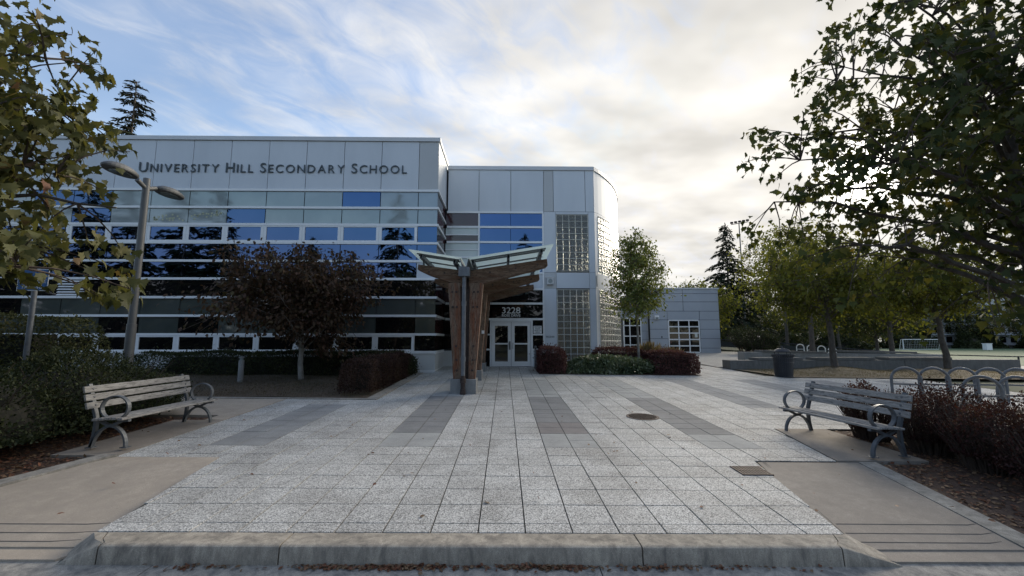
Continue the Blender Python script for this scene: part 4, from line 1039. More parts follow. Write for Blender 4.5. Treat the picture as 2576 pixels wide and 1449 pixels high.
# ------------------------------------------------------------------ vegetation
def unit(v): return v/np.maximum(np.linalg.norm(v, axis=-1, keepdims=True), 1e-9)
def shape_maple():
    pts = [(0,0),(.16,.03),(.40,-.06),(.36,.12),(.56,.30),(.36,.34),(.34,.44),(.20,.52),(.22,.66),(.11,.68),(0,1.0)]
    out = pts+[(-x, y) for x, y in reversed(pts[1:-1])]; V = [(0,.36,0.)]
    for x, y in out: V.append((x, y, .20*abs(x)-.28*(y-.3)**2-.25*x*x))
    n = len(out); return np.array(V), [(0, 1+i, 1+(i+1) % n) for i in range(n)]
def shape_oval(w=.3):
    V = [(0,0,0),(w,.35,.06),(w*.75,.75,.02),(0,1,-.12),(-w*.75,.75,.02),(-w,.35,.06),(0,.5,-.02)]
    return np.array(V), [(6,0,1),(6,1,2),(6,2,3),(6,3,4),(6,4,5),(6,5,0)]
def shape_rhomb(w=.28): return np.array([(0,0,0),(w,.5,.05),(0,1,-.05),(-w,.5,.05)]), [(0,1,2),(0,2,3)]
SH = {'maple': shape_maple(), 'oval': shape_oval(), 'rhomb': shape_rhomb(), 'needle': shape_rhomb(.16), 'blade': shape_rhomb(.05)}
def leaf_frames(pos, ydir, nrm):
    y = unit(ydir); x = unit(np.cross(y, nrm)); z = np.cross(x, y); return np.stack([x, y, z], 1)
def leaf_geo(pos, ydir, nrm, size, shape, tint):
    SV, SF = SH[shape]; Fm = leaf_frames(pos, ydir, nrm); k = len(SV); n = len(pos)
    V = pos[:, None, :]+np.einsum('vk,nkj->nvj', SV, Fm)*np.asarray(size)[:, None, None]
    F = (np.array(SF)[None]+(np.arange(n)*k)[:, None, None]).reshape(-1, 3)
    return V.reshape(-1, 3), F, np.repeat(tint, k)
def leaf_obj(name, pos, ydir, nrm, size, shape, tint, mat, parent=None, stuff=True):
    V, F, t = leaf_geo(pos, ydir, nrm, size, shape, tint); b = BASE.get(parent)
    if b is not None: V = V-np.array(b)
    me = np_mesh(name, V, F, t); me.materials.append(mat); o = bpy.data.objects.new(name, me); link(o, parent)
    if parent is not None: BASE[o] = b
    if stuff: o['kind'] = 'stuff'
    return o
def bez(p0, p1, p2, ts): ts = np.asarray(ts)[:, None]; return (1-ts)**2*p0+2*ts*(1-ts)*p1+ts**2*p2
def lumpy(d, ph, k=2.6): return np.sin(d[:,0]*k+ph)*np.cos(d[:,1]*k*1.2+ph*1.7)+.6*np.sin(d[:,2]*k*1.9+ph*.7+d[:,0]*2)
def tree(name, base, crown_c, crown_r, label, cat='tree', group=None, seed=1, tr=.09, n_limb=16, n_twig=300, lpt=9, leaf=.1, shape='maple', lm=None, bark=None,
         z0=.3, droop=.55, shell=.5, gap=.0, indiv=0, tspread=.5, twl=1.0, top=.8, lean=(0,0), irr=.18, flt=None, taper=0., cluster=False):
    r = np.random.default_rng(seed); base = np.array(base, float); cc = np.array(crown_c, float); cr = np.array(crown_r, float)
    t = thing(name, tuple(base), label, cat, group); bark = bark or m_bark
    # trunk
    htop = cc[2]+cr[2]*top; n = 9; ts = np.linspace(0, 1, n)
    tx = base[None]+np.stack([(cc[0]-base[0])*ts**1.5+lean[0]*ts*(1-ts), (cc[1]-base[1])*ts**1.5+lean[1]*ts*(1-ts), (htop-base[2])*ts], 1); tx[1:-1, :2] += r.normal(0, .03, (n-2, 2))*min(1, (htop-base[2])/5)
    wood = MB(); wood.tube([tx[0]-[0,0,.1]]+list(tx), [tr*1.5]+list(tr*(1.15-.95*ts)), 10)
    def trunk_at(z):
        f = min(max((z-base[2])/(htop-base[2]), 0), 1)*(n-1); i = min(int(f), n-2); return tx[i]+(tx[i+1]-tx[i])*(f-i)
    # limbs
    LP = []; LR = []; zlo = base[2]+(cc[2]-cr[2]-base[2])*1.0
    for k in range(n_limb):
        f = (k+.5)/n_limb; ang = k*2.39996+r.uniform(-.3,.3); zz = -.75+1.6*f+r.uniform(-.12,.12)
        d = np.array([math.cos(ang)*math.sqrt(max(1-min(abs(zz),1)**2,.05)), math.sin(ang)*math.sqrt(max(1-min(abs(zz),1)**2,.05)), zz])
        end = cc+cr*d*r.uniform(.62,.85)
        if flt is not None:
            for _ in range(14):
                if flt(end[None])[0]: break
                end = end+(np.array([cc[0]+(.25*cr[0] if cc[0] > 0 else -.25*cr[0]), cc[1], cc[2]])-end)*.14
        zs = base[2]+(htop-base[2])*(z0+(.86-z0)*f*.9); zs = min(zs, end[2]+.1*cr[2]); p0 = trunk_at(max(zs, base[2]+(htop-base[2])*z0*.8))
        p1 = p0*.45+end*.55+np.array([0,0,.22*np.linalg.norm(end-p0)*r.uniform(.3,1.1)]); ts2 = np.linspace(0,1,8); pa = bez(p0,p1,end,ts2); pa[1:-1] += r.normal(0,.035,(6,3))*np.linalg.norm(end-p0)*.4
        rad = tr*.42*(1-f*.5); wood.tube(list(pa), list(rad*(1-.8*ts2)), 5); LP.append(pa); LR.append(rad*(1-.8*ts2))
    LPs = np.concatenate([p[2:] for p in LP]+[tx[-3:]]); 
    # twigs
    m = n_twig*5; d = unit(r.normal(size=(m,3))); rad = (shell+(1-shell)*r.random(m))**.8; ph = seed*1.37
    rad *= 1+irr*lumpy(d, ph)
    tgt = cc+cr*d*rad[:,None]
    if taper: tgt[:,:2] = cc[:2]+(tgt[:,:2]-cc[:2])*(1-taper*np.clip((tgt[:,2]-cc[2]+.3*cr[2])/(1.3*cr[2]),0,1))[:,None]
    keep = lumpy(tgt/np.maximum(cr.max(),.1)*3.2, ph+2) > -1.2+gap
    keep &= tgt[:,2] > base[2]+.25
    if flt is not None: keep &= flt(tgt)
    tgt = tgt[keep][:n_twig]
    PP, YY, NN = [], [], []; twig = MB()
    for q in tgt:
        dd = np.linalg.norm(LPs-q, axis=1)+.4*np.maximum(0, LPs[:,2]-q[2]); i = int(np.argmin(dd)); p0 = LPs[i]; L = np.linalg.norm(q-p0)
        if L > 2.2*twl: p0 = q+(p0-q)*(2.2*twl/L); L = 2.2*twl
        p1 = (p0+q)/2+np.array([0,0,.18*L])+r.normal(0,.06,3)*L; ts3 = np.linspace(0,1,4); pa = bez(p0,p1,q,ts3)
        twig.tube(list(pa), [max(.011*leaf/.1,.004),.008*leaf/.1,.006*leaf/.1,.004*leaf/.1], 3, cap=False)
        tt = r.uniform(.25,1.08,lpt) if not cluster else np.where(r.random(lpt) < .72, r.uniform(.86,1.04,lpt), r.uniform(.3,.86,lpt)); pos = bez(p0,p1,q,tt); pos += r.normal(0,tspread*leaf*1.6,(lpt,3)); td = unit(q-p0)
        y = td*.6+r.normal(0,.6,(lpt,3)); y[:,2] -= droop*r.uniform(.4,1.5,lpt); nr = r.normal(0,.55,(lpt,3)); nr[:,2] += .9
        PP.append(pos); YY.append(y); NN.append(nr)
    wo = wood.build('trunk', bark, t, smooth=True); twig.build('twigs', m_twig, wo, kind='stuff')
    P_, Y_, N_ = np.concatenate(PP), np.concatenate(YY), np.concatenate(NN); nl = len(P_); size = leaf*r.uniform(.6,1.2,nl)
    clump = .5+.5*np.sin(P_[:,0]*2.1+ph)*np.sin(P_[:,1]*1.9+ph*2)*np.sin(P_[:,2]*2.4+ph); tint = np.clip(.15+.35*clump+r.normal(.06,.2,nl), 0, 1)
    if indiv:
        dist = np.linalg.norm(P_-np.array([0,0,1.95]), axis=1); front = (P_[:,1] > .5) & (np.abs(P_[:,0]) < 1.15*P_[:,1]+.2); dist[~front] = 1e6; idx = np.argsort(dist)[:indiv]; rest = np.ones(nl, bool); rest[idx] = False
        SV, SF = SH[shape]; Fm = leaf_frames(P_, Y_, N_); protos = []
        for tv in (.1,.25,.4,.55,.75):
            me = np_mesh('leaf', SV, np.array(SF), np.full(len(SV), tv)); me.materials.append(lm); protos.append(me)
        for i in idx:
            o = bpy.data.objects.new('leaf', protos[int(min(tint[i]*5,4))]); link(o, t); mt = Matrix(Fm[i].T.tolist()).to_4x4() @ Matrix.Scale(float(size[i]), 4)
            mt.translation = Vector(P_[i]-base); o.matrix_local = mt
        P_, Y_, N_, size, tint = P_[rest], Y_[rest], N_[rest], size[rest], tint[rest]
    leaf_obj('crown', P_, Y_, N_, size, shape, tint, lm, t); return t
def conifer(name, base, H, rad, label, group=None, seed=1, n_br=70, sp=26, z0=.12, shape_pow=.8, droop=.3, sz=.9, tr=.3, sparse=0., layer=0):
    r = np.random.default_rng(seed); base = np.array(base, float); t = thing(name, tuple(base), label, 'tree', group)
    wood = MB(); wood.tube([base-[0,0,.3], base+[0,0,H*.5], base+[0,0,H]], [tr, tr*.55, .03], 8)
    PP, YY, NN, SZ = [], [], [], []
    for k in range(n_br):
        f = (k+r.random())/n_br; h = z0+(1-z0)*f; L = rad*(1-f)**shape_pow*r.uniform(.65,1.1)+.25
        if r.random() < sparse: L *= .35
        a = r.uniform(0, 2*math.pi); d = np.array([math.cos(a), math.sin(a), 0]); p0 = base+[0,0,H*h]; end = p0+d*L+np.array([0,0,-droop*L]); p1 = p0+d*L*.55+np.array([0,0,.10*L])
        wood.tube(list(bez(p0,p1,end,[0,.4,.75,1])), [.06,.045,.03,.012], 4, cap=False); m = max(5, int(sp*L/rad+5)); tt = r.uniform(.12,1.05,m); pos = bez(p0,p1,end,tt)
        side = np.array([-d[1], d[0], 0]); sgn = r.choice([-1,1], m); y = d*.7+side*sgn[:,None]*r.uniform(.2,1.0,(m,1)); y[:,2] -= droop+r.uniform(0,.5,m)*.8
        nr = r.normal(0,.45,(m,3)); nr[:,2] += 1; PP.append(pos+r.normal(0,.06,(m,3))*sz); YY.append(y); NN.append(nr); SZ.append(sz*r.uniform(.5,1.1,m)*(.45+.55*L/rad))
    m = 30; PP.append(base+np.stack([r.normal(0,.05,m), r.normal(0,.05,m), H*(1-.08*r.random(m))], 1)); y = r.normal(0,.6,(m,3)); y[:,2] += .7; YY.append(y); NN.append(r.normal(0,1,(m,3))); SZ.append(sz*r.uniform(.3,.6,m))
    wood.build('trunk', m_bark, t); P_ = np.concatenate(PP); leaf_obj('crown', P_, np.concatenate(YY), np.concatenate(NN), np.concatenate(SZ), 'needle', r.random(len(P_)), L_needle, t); return t
def bush(name, base, rad, label, cat='shrub', group=None, seed=1, n=9000, leaf=.05, shape='rhomb', lm=None, flat=0., core=.8, stems=40, stem_r=.006, zmin=.0, vase=0., box=None, rz=0., wild=.1, top_n=.5, tall=0):
    """leafy mound or clipped box: rad are half-sizes (z: full height)"""
    r = np.random.default_rng(seed); base = np.array(base, float); t = thing(name, tuple(base), label, cat, group); rx, ry, H = rad
    c, s = math.cos(rz), math.sin(rz); rot = lambda v: np.stack([v[:,0]*c-v[:,1]*s, v[:,0]*s+v[:,1]*c, v[:,2]], 1)
    if box:
        area = [2*ry*H, 2*ry*H, 2*rx*H, 2*rx*H, 4*rx*ry]; pk = r.choice(5, n, p=np.array(area)/sum(area)); u = r.uniform(-1,1,n); v = r.uniform(-1,1,n); q = np.zeros((n,3)); nn = np.zeros((n,3))
        for k in range(5):
            m = pk == k
            if k < 2: q[m] = np.stack([np.full(m.sum(), (1,-1)[k]), u[m], (v[m]+1)/2], 1); nn[m] = (1 if k == 0 else -1, 0, 0)
            elif k < 4: q[m] = np.stack([u[m], np.full(m.sum(), (1,-1)[k-2]), (v[m]+1)/2], 1); nn[m] = (0, 1 if k == 2 else -1, 0)
            else: q[m] = np.stack([u[m], v[m], np.ones(m.sum())], 1); nn[m] = (0,0,1)
        q = q.copy(); hz = np.abs(q[:,:2]).max(1); q[:,:2] *= (1-.08*np.clip(q[:,2],0,1)**6)[:,None]; q[:,2] *= 1-.06*hz**8; p = q*np.array([rx,ry,H]); e = .05*lumpy(p, seed, 2.4)[:,None]; p = p+nn*(e-r.exponential(.035,(n,1))+.03+np.where(r.random((n,1)) < .07, r.exponential(.06,(n,1)), 0)); d = nn
        # soften edges
        ed = np.clip(np.abs(q[:,:2]).max(1), 0, 1)
    else:
        d = unit(r.normal(size=(n,3))); d[:,2] = np.abs(d[:,2])*(1-flat)+flat*d[:,2]; d = unit(d); k = 1+wild*lumpy(d, seed*1.3, 3.2)+.5*wild*lumpy(d, seed*2.1, 8.)+r.normal(0,.035,n)-r.exponential(.09,n)+np.where(r.random(n) < .05, r.exponential(.06,n), 0)
        p = d*np.array([rx,ry,H])[None]*k[:,None]; 
        if vase: w = vase+(1-vase)*np.clip(p[:,2:3]/H*1.35,0,1)**.75; p[:,:2] *= w
    p[:,2] = np.maximum(p[:,2], zmin*H)
    P_ = base+rot(p); dn = rot(d); y = dn*.6+r.normal(0,.7,(n,3)); y[:,2] += top_n*.6; nr = dn*.5+r.normal(0,.6,(n,3)); nr[:,2] += .5
    tint = np.clip(.35+.22*lumpy(p, seed+3, 4.)+r.normal(0,.18,n), 0, 1)
    leaf_obj('foliage', P_, y, nr, leaf*r.uniform(.6,1.25,n), shape, tint, lm, t)
    if stems:
        sm = MB()
        for k in range(stems):
            a = r.uniform(0,2*math.pi); f = math.sqrt(r.random()); e = np.array([math.cos(a)*rx*f*.92, math.sin(a)*ry*f*.92, H*(.55+.4*r.random())]); b0 = np.array([e[0]*(.12+.5*(1-vase) if not box else .8), e[1]*(.12+.5*(1-vase) if not box else .8), -.03]); mid = (b0+e)/2+r.normal(0,.06,3); mid[:2] *= .8
            pa = base+rot(bez(b0,mid,e,[0,.35,.7,1])); sm.tube(list(pa), [stem_r*1.6,stem_r*1.2,stem_r,stem_r*.5], 4, cap=False)
        sm.build('stems', m_twig, t, kind='stuff')
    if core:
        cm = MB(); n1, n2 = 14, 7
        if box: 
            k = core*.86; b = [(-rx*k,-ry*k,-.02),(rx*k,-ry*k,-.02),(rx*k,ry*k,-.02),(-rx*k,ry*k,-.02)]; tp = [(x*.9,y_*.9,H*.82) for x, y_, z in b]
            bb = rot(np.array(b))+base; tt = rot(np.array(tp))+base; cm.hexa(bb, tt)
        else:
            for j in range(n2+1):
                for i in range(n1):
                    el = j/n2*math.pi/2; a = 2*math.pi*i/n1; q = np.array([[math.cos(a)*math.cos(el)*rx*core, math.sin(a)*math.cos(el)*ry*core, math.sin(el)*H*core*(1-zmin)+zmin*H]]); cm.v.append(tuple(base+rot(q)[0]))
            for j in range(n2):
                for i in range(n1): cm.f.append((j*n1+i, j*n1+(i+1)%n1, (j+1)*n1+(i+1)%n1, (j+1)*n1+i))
        cm.build('filler_core', m_core, t)  # opaque filler hull added to stop see-through, not real twigs
    return t
m_core = M('painted_inner_shade', (.016,.016,.010), (.03,.026,.017), 14, .95)  # inner shade of the bushes is put into this dark colour
def gpt(x, y, dz=0): return (x, y, P(x, y)+dz)

# uneven crown outlines of the two near maples: how far the boughs reach (x, metres) at each height (z)
PL_Z = [2.25,2.65,2.95,3.3,3.68,3.8,4.05,4.35,4.65,5.05,5.45,5.95]; PL_X = [-3.9,-3.7,-3.65,-3.9,-4.95,-5.35,-5.3,-5.0,-5.1,-5.35,-5.2,-5.3]
PR_Z = [1.75,2.1,2.55,3.1,3.6,4.0,4.25,4.6,5.2,5.75,6.4,6.9,7.4]; PR_X = [7.3,5.3,4.25,3.85,3.75,3.9,3.35,3.35,3.8,4.15,4.5,5.05,5.2]
# near maples, left and right of the frame
tree('maple_tree', gpt(-8.3, 4.8), (-7.2, 4.5, 4.15), (4.1, 1.75, 2.9), 'maple with bronze-green autumn leaves reaching in from the left edge', seed=11, tr=.13, cluster=True, n_limb=36, n_twig=720, lpt=13, leaf=.14, lm=L_maple, z0=.28, droop=1.5, shell=.25, gap=.55, indiv=150, tspread=.35, irr=.16,
     flt=lambda p: (p[:,1] > 2.5) & (p[:,2] > 2.4) & (p[:,0] < np.interp(p[:,2], PL_Z, PL_X)-.1))
tree('maple_tree', gpt(8.3, 6.6), (8.2, 6.5, 5.15), (4.9, 3.2, 3.7), 'large green maple filling the upper right against the bright sky', seed=23, tr=.15, cluster=True, n_limb=40, n_twig=1000, lpt=13, leaf=.13, lm=L_mapleG, z0=.26, droop=1.4, shell=.15, gap=.5, indiv=150, tspread=.4, irr=.2,
     flt=lambda p: (p[:,1] > 3.4) & (p[:,2] > 1.9) & (p[:,0] > np.interp(p[:,2], PR_Z, PR_X)+.12) & ((p[:,2] > 3.3) | (np.sin(p[:,0]*37+p[:,1]*71) > .1)))
# lawn tree, bed tree
tree('purple_leaf_tree', gpt(-7.14, 15.44), (-7.45, 15.4, 3.5), (2.75, 2.5, 1.75), 'wide low tree with dark purple-bronze leaves on the brown lawn', seed=5, tr=.085, n_limb=30, n_twig=1050, lpt=14, leaf=.15, shape='oval', lm=L_purple, bark=m_bark_pale, z0=.2, droop=1.0, shell=.2, gap=.62, irr=.36, tspread=.6, top=.75)
tree('young_pear_tree', gpt(6.1, 19.55), (6.05, 19.5, 4.9), (1.55, 1.4, 2.6), 'slim young green tree standing in the planting bed by the curved tower', seed=8, tr=.06, taper=.6, n_limb=24, n_twig=640, lpt=12, leaf=.125, shape='oval', lm=L_pear, bark=m_bark_pale, z0=.36, droop=.7, shell=.2, gap=.4, irr=.28, tspread=.7, twl=.6)
# plaza trees on the right
tree('plaza_tree', gpt(15.5, 20.2, .15), (15.4, 20.6, 4.75), (3.7, 3.2, 2.0), 'spreading olive-green tree behind the litter bin', seed=31, tr=.13, n_limb=24, n_twig=1000, lpt=12, leaf=.15, shape='oval', lm=L_locust, z0=.38, droop=.7, shell=.25, gap=.1, irr=.25, tspread=.7, lean=(-.15,0))
tree('plaza_tree', gpt(21.0, 20.3, .12), (20.8, 20.7, 4.7), (3.7, 3.2, 2.0), 'spreading olive-green tree at the right end of the seat wall', seed=37, tr=.13, n_limb=24, n_twig=1000, lpt=12, leaf=.15, shape='oval', lm=L_locust, z0=.38, droop=.7, shell=.25, gap=.1, irr=.25, tspread=.7, lean=(-.15,0))
def far_trees():
    kinds = []
    specs = [((22.6,31.5),(4.0,3.6,3.4),6.6,'tall yellow-green tree behind the second seat wall',L_locust),
             ((29.0,32),(4.2,3.8,2.7),5.4,'yellow-green tree by the far bike hoops',L_locust),
             ((20.0,44),(4.6,4.2,2.6),4.6,'yellow-green tree just beyond the corner of the annex',L_locust),
             ((31,47),(5.2,4.6,5.0),10.0,'tallest leafy tree in the row beyond the annex',L_locust),
             ((37.5,43),(4.2,4.0,2.6),5.0,'small leaning tree behind the dark field fence',L_mapleG),
             ((43,55),(5.5,5.0,4.6),8.0,'broad dark green tree in the middle of the far row',L_mapleG),
             ((54,62),(5.6,5.2,4.2),7.2,'rounded dark green tree left of the far goal',L_mapleG)]
    for i, ((x, y), cr, cz, lb, lm) in enumerate(specs):
        z = T(x, y); tree('leafy_tree', (x, y, z), (x, y, z+cz), cr, lb, group='trees beyond the plaza', seed=50+i, tr=.16, n_limb=14, n_twig=420, lpt=12, leaf=.26, shape='oval', lm=lm, z0=.3, droop=.6, shell=.35, irr=.24, tspread=.9, gap=.1, twl=1.6)
    protos = [tree('leafy_tree', (60, 74, T(60,74)), (60, 74, T(60,74)+7.5), (6,5.5,5), 'distant dark tree in the wood beyond the playing field', group='distant wood trees', seed=70, tr=.22, n_limb=12, n_twig=380, lpt=12, leaf=.42, shape='oval', lm=L_mapleG, z0=.3, droop=.6, shell=.45, irr=.25, tspread=1., twl=2.5),
              tree('leafy_tree', (30, 86, T(30,86)), (30, 86, T(30,86)+6.5), (5.5,5.5,4.4), 'distant dark tree in the wood beyond the playing field', group='distant wood trees', seed=71, tr=.22, n_limb=12, n_twig=380, lpt=12, leaf=.42, shape='oval', lm=L_locust, z0=.3, droop=.6, shell=.45, irr=.25, tspread=1., twl=2.5)]
    rr = random.Random(9)
    spots = [(44,88),(52,92),(63,90),(72,86),(84,118),(96,132),(106,134),(117,132),(127,130),(138,126),(147,118),(88,134),(78,128),(66,120),(38,100),(24,96),(156,112),(132,136),(112,140),(100,142),(50,112)]
    for i, (x, y) in enumerate(spots):
        c = copy_tree(protos[0 if rr.random() < .65 else 1]); s = rr.uniform(.8,1.25)*(1.0 if y < 110 else 1.15); c.location = (x, y, T(x, y)); c.scale = (s*rr.uniform(1,1.3), s, s*rr.uniform(.85,1.1)); c.rotation_euler = (0,0,rr.uniform(0,6))
far_trees()
conifer('dark_conifer', (36, 68, -.5), 21.0, 5.6, 'tall dark conifer with drooping boughs beyond the annex', seed=3, n_br=170, sp=70, z0=.15, shape_pow=.8, droop=.22, sz=1.3, sparse=.2)
conifer('slim_conifer', (-34.3, 38, .6), 25.2, 2.3, 'dark conifer top showing above the school roof at the left', seed=14, n_br=170, sp=50, z0=.35, shape_pow=.42, droop=.15, sz=.7, sparse=.4)
def street_conifers():
    a = conifer('street_conifer', (-17, -30, 0), 25, 5.2, 'tall conifer across the road, seen mirrored in the school windows', 'conifers mirrored in the windows', seed=21, n_br=110, sp=46, z0=.06, shape_pow=.75, droop=.25, sz=1.5)
    b = conifer('street_conifer', (3.5, -32, 0), 20, 4.6, 'tall conifer across the road, seen mirrored in the school windows', 'conifers mirrored in the windows', seed=22, n_br=100, sp=46, z0=.05, shape_pow=.7, droop=.2, sz=1.5)
    rr = random.Random(4)
    for x, y, s in ((-24,-31,.62),(-11,-34,.60),(-30,-29,.70),(-37,-33,.66),(-44,-30,1.02),(-47.5,-33,1.1),(-51,-31,.98),(-54,-34,1.15),(-58,-30,1.05),(-62,-33,1.1),(-66,-32,1.1),(-70,-34,1.15),(-5.5,-31,.58),(9,-30,.95),(15,-33,.62),(22,-31,.8),(-75,-30,1.1),(-80,-35,1.15),(-86,-32,1.1),(-92,-35,1.2),(-98,-32,1.15),(-105,-35,1.2),(-112,-33,1.2),(30,-33,.9),(-33,-36,.75),(-20,-37,.6))+tuple((-70+4.1*k, -41-(k%3)*1.5, .56+.12*((k*7)%5)/4) for k in range(27)):
        c = copy_tree(rr.choice((a, b))); c.location = (x, y, 0); c.scale = (s*1.15, s*1.15, s); c.rotation_euler = (0,0,rr.uniform(0,6))
street_conifers()
# hedges and shrubs, left side
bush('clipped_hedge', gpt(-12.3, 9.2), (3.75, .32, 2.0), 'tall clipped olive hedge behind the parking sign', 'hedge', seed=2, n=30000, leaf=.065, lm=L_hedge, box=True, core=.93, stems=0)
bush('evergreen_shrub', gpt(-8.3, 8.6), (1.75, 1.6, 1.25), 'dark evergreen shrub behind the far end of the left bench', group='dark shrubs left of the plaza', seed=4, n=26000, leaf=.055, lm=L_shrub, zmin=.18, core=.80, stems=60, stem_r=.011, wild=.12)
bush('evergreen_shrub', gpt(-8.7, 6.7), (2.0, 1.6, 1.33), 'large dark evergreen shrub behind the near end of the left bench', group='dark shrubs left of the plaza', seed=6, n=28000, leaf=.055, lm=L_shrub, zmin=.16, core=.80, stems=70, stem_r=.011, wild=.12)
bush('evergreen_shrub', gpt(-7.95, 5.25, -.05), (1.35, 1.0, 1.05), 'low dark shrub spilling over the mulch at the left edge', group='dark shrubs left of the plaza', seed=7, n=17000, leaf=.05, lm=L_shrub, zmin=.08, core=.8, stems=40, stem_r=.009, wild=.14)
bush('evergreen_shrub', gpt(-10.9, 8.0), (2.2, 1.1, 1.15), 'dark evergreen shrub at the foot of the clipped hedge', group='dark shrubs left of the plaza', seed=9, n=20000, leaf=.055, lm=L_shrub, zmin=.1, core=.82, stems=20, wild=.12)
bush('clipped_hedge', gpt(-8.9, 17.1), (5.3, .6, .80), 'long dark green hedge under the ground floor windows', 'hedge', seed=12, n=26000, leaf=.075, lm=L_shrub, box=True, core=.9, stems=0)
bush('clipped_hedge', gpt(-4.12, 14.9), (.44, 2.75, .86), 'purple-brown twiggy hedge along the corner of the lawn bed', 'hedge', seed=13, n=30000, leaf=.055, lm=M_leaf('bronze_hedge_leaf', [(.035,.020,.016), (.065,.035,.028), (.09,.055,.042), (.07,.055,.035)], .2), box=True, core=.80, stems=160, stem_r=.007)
# right bed by the tower
bush('clipped_hedge', gpt(1.98, 18.8), (.50, .85, .98), 'small purple clipped bush right of the doors', 'hedge', seed=15, n=9000, leaf=.075, lm=L_clip, box=True, core=.86, stems=0)
bush('clipped_hedge', gpt(7.2, 19.0), (.85, 1.1, .86), 'purple clipped hedge at the right corner of the planting bed', 'hedge', seed=16, n=14000, leaf=.075, lm=L_clip, box=True, core=.86, stems=30)
bush('clipped_hedge', gpt(5.3, 20.15), (1.15, .45, .95), 'purple clipped hedge at the foot of the curved glass blocks', 'hedge', seed=17, n=9000, leaf=.075, lm=L_clip, box=True, core=.86, stems=0)
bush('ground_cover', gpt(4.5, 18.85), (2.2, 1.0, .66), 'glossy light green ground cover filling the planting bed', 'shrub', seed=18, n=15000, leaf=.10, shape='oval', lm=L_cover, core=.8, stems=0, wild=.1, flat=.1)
def grass_clump(x, y, H, n, label, seed, spread=.5):
    r = np.random.default_rng(seed); b = np.array(gpt(x, y)); a = r.uniform(0,2*math.pi,n); l = np.abs(r.normal(0,spread,n)); y_ = np.stack([np.cos(a)*l, np.sin(a)*l, np.ones(n)], 1); t = thing('ornamental_grass', tuple(b), label, 'grass')
    pos = b+np.stack([np.cos(a)*.12*r.random(n), np.sin(a)*.12*r.random(n), np.zeros(n)], 1); leaf_obj('blades', pos, y_, r.normal(size=(n,3)), H*r.uniform(.6,1.1,n), 'blade', r.random(n)*.6+.3, L_grass, t)
grass_clump(7.0, 20.9, 1.25, 420, 'straw-coloured ornamental grass clump beside the slim tree', 1); grass_clump(7.9, 20.6, 1.05, 300, 'smaller pale grass clump behind the purple corner hedge', 2)
bush('dark_bush', gpt(19.4, 33.0), (2.5, 1.3, 2.0), 'wide dark twiggy bush at the corner of the annex', seed=19, n=9000, leaf=.11, lm=L_shrub, core=.0, stems=90, stem_r=.02, vase=.25, zmin=.22, wild=.16)
def far_shrubs():
    a = bush('far_shrub', (24, 52, T(24,52)), (3.4, 2.2, 3.2), 'dark shrub in the belt behind the plaza trees', group='dark shrub belt beyond the plaza', seed=90, n=5200, leaf=.30, shape='oval', lm=L_shrub, core=.8, stems=0, wild=.2)
    rr = random.Random(12)
    for k in range(7):
        x = 28+k*3.9; y = 55+(k % 3)*3+k*1.5; c = copy_tree(a); s = rr.uniform(.85,1.2); c.location = (x, y, T(x, y)-.1); c.scale = (s*1.1, s, s*rr.uniform(.8,1.1)); c.rotation_euler = (0,0,rr.uniform(0,6))
    for k in range(10):
        x = 84+k*8.5; y = 131+(k % 2)*4-k*1.2; c = copy_tree(a); s = rr.uniform(1.3,1.8); c.location = (x, y, T(x, y)-.1); c.scale = (s*1.3, s, s); c.rotation_euler = (0,0,rr.uniform(0,6)); c['label'] = 'dark shrub in the belt along the far side of the playing field'; c['group'] = 'dark shrub belt beyond the field'
far_shrubs()
# barberry row behind the right bench
for i, (x, y, rx, ry, H, lb) in enumerate(((6.72,8.0,.60,.62,1.0,'purple barberry bush behind the far end of the right bench'),(7.0,7.2,.72,.7,1.0,'purple barberry bush behind the middle of the right bench'),(7.0,6.3,.75,.65,1.0,'purple barberry bush behind the near end of the right bench'),(7.9,7.75,.85,.7,1.0,'purple barberry bush in front of the near bike hoops'),(8.0,6.6,.85,.7,.97,'purple barberry bush in the second row at the right edge'),(6.85,5.45,.72,.62,.93,'twiggy purple barberry bush nearest the camera'))):
    bush('barberry_bush', gpt(x, y, -.05), (rx, ry, H), lb, group='barberry bushes behind the right bench', seed=80+i, n=6500, leaf=.042, lm=L_barberry, core=0, stems=240, stem_r=.0055, vase=.35, zmin=.25, wild=.13)
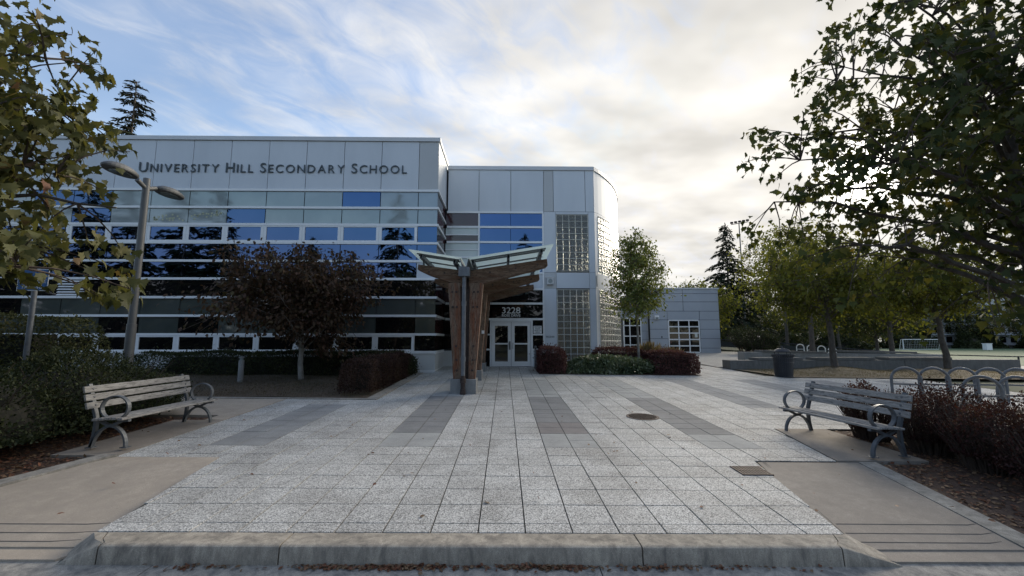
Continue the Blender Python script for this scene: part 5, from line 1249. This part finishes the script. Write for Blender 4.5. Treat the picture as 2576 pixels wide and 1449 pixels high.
# ------------------------------------------------------------------ ground litter and grass
def scatter(name, n, fn, size, shape, lm, label, cat, seed, upright=False):
    r = np.random.default_rng(seed); xy = fn(r, n); n = len(xy); z = np.array([SZ(x, y) for x, y in xy]); pos = np.column_stack([xy, z])
    if upright: y = r.normal(0,.45,(n,3)); y[:,2] = 1; nr = r.normal(size=(n,3))
    else: y = r.normal(size=(n,3)); y[:,2] *= .15; nr = r.normal(0,.3,(n,3)); nr[:,2] = 1; pos[:,2] += .008*r.random(n)+.004
    o = leaf_obj(name, pos, y, nr, size*r.uniform(.5,1.2,n), shape, r.random(n), lm); return tag(o, label, cat)
SZ = lambda x, y: P(x, y)+.012
scatter('lawn_grass', 26000, lambda r, n: np.column_stack([r.uniform(-13.5,-3.7,n), r.uniform(11.7,17.5,n)]), .06, 'blade', L_lawn, 'thin brown grass blades of the lawn in front of the school', 'grass', 1, True)
SZ = lambda x, y: P(x, y)+.02+1.2*(.16*math.exp(-((x-15.5)**2+(y-20.0)**2)/1.6)+.12*math.exp(-((x-21.)**2+(y-20.2)**2)/1.6))
scatter('straw_grass', 16000, lambda r, n: (lambda q: q[q[:,0] > 11.3])(np.column_stack([r.uniform(11.2,27,n), r.uniform(17.5,20.6,n)])), .07, 'blade', L_grass, 'dry straw grass under the plaza trees', 'grass', 2, True)
SZ = lambda x, y: gut(x, y)+.004
def kerbfoot(r, n):
    c = r.choice([-2.6,-1.55,-1.0,-.9,-.45,.0,.35,.45,1.35,1.9,2.5], n, p=[.05,.10,.17,.13,.08,.03,.15,.14,.10,.03,.02]); return np.column_stack([c+r.normal(0,.2,n), 4.02-np.abs(r.normal(0,.028,n))])
scatter('kerb_leaf_litter', 900, kerbfoot, .045, 'oval', L_litter, 'red-brown dead leaves gathered along the foot of the kerb', 'leaf litter', 3)
SZ = lambda x, y: ramp_z(x, y)-.03
scatter('bed_leaf_litter', 6500, lambda r, n: np.column_stack([np.concatenate([r.uniform(-8,-6.1,n//2), r.uniform(5.4,8.5,n-n//2)]), np.concatenate([r.uniform(4.6,9.3,n//2), r.uniform(4.5,8.5,n-n//2)])]), .06, 'oval', L_litter, 'fallen leaves lying on the mulch beds beside the benches', 'leaf litter', 4)
SZ = lambda x, y: P(x, y)+.003
scatter('stray_leaves', 80, lambda r, n: np.column_stack([np.append(r.uniform(-5.4,5,n-1), -2.02), np.append(r.uniform(4.6,11,n-1), 6.72)]), .06, 'oval', L_litter, 'a few stray fallen leaves dotted over the paving', 'leaf litter', 5)
for nm in ('lawn_grass','straw_grass','kerb_leaf_litter','bed_leaf_litter','stray_leaves'): bpy.data.objects[nm]['kind'] = 'stuff'
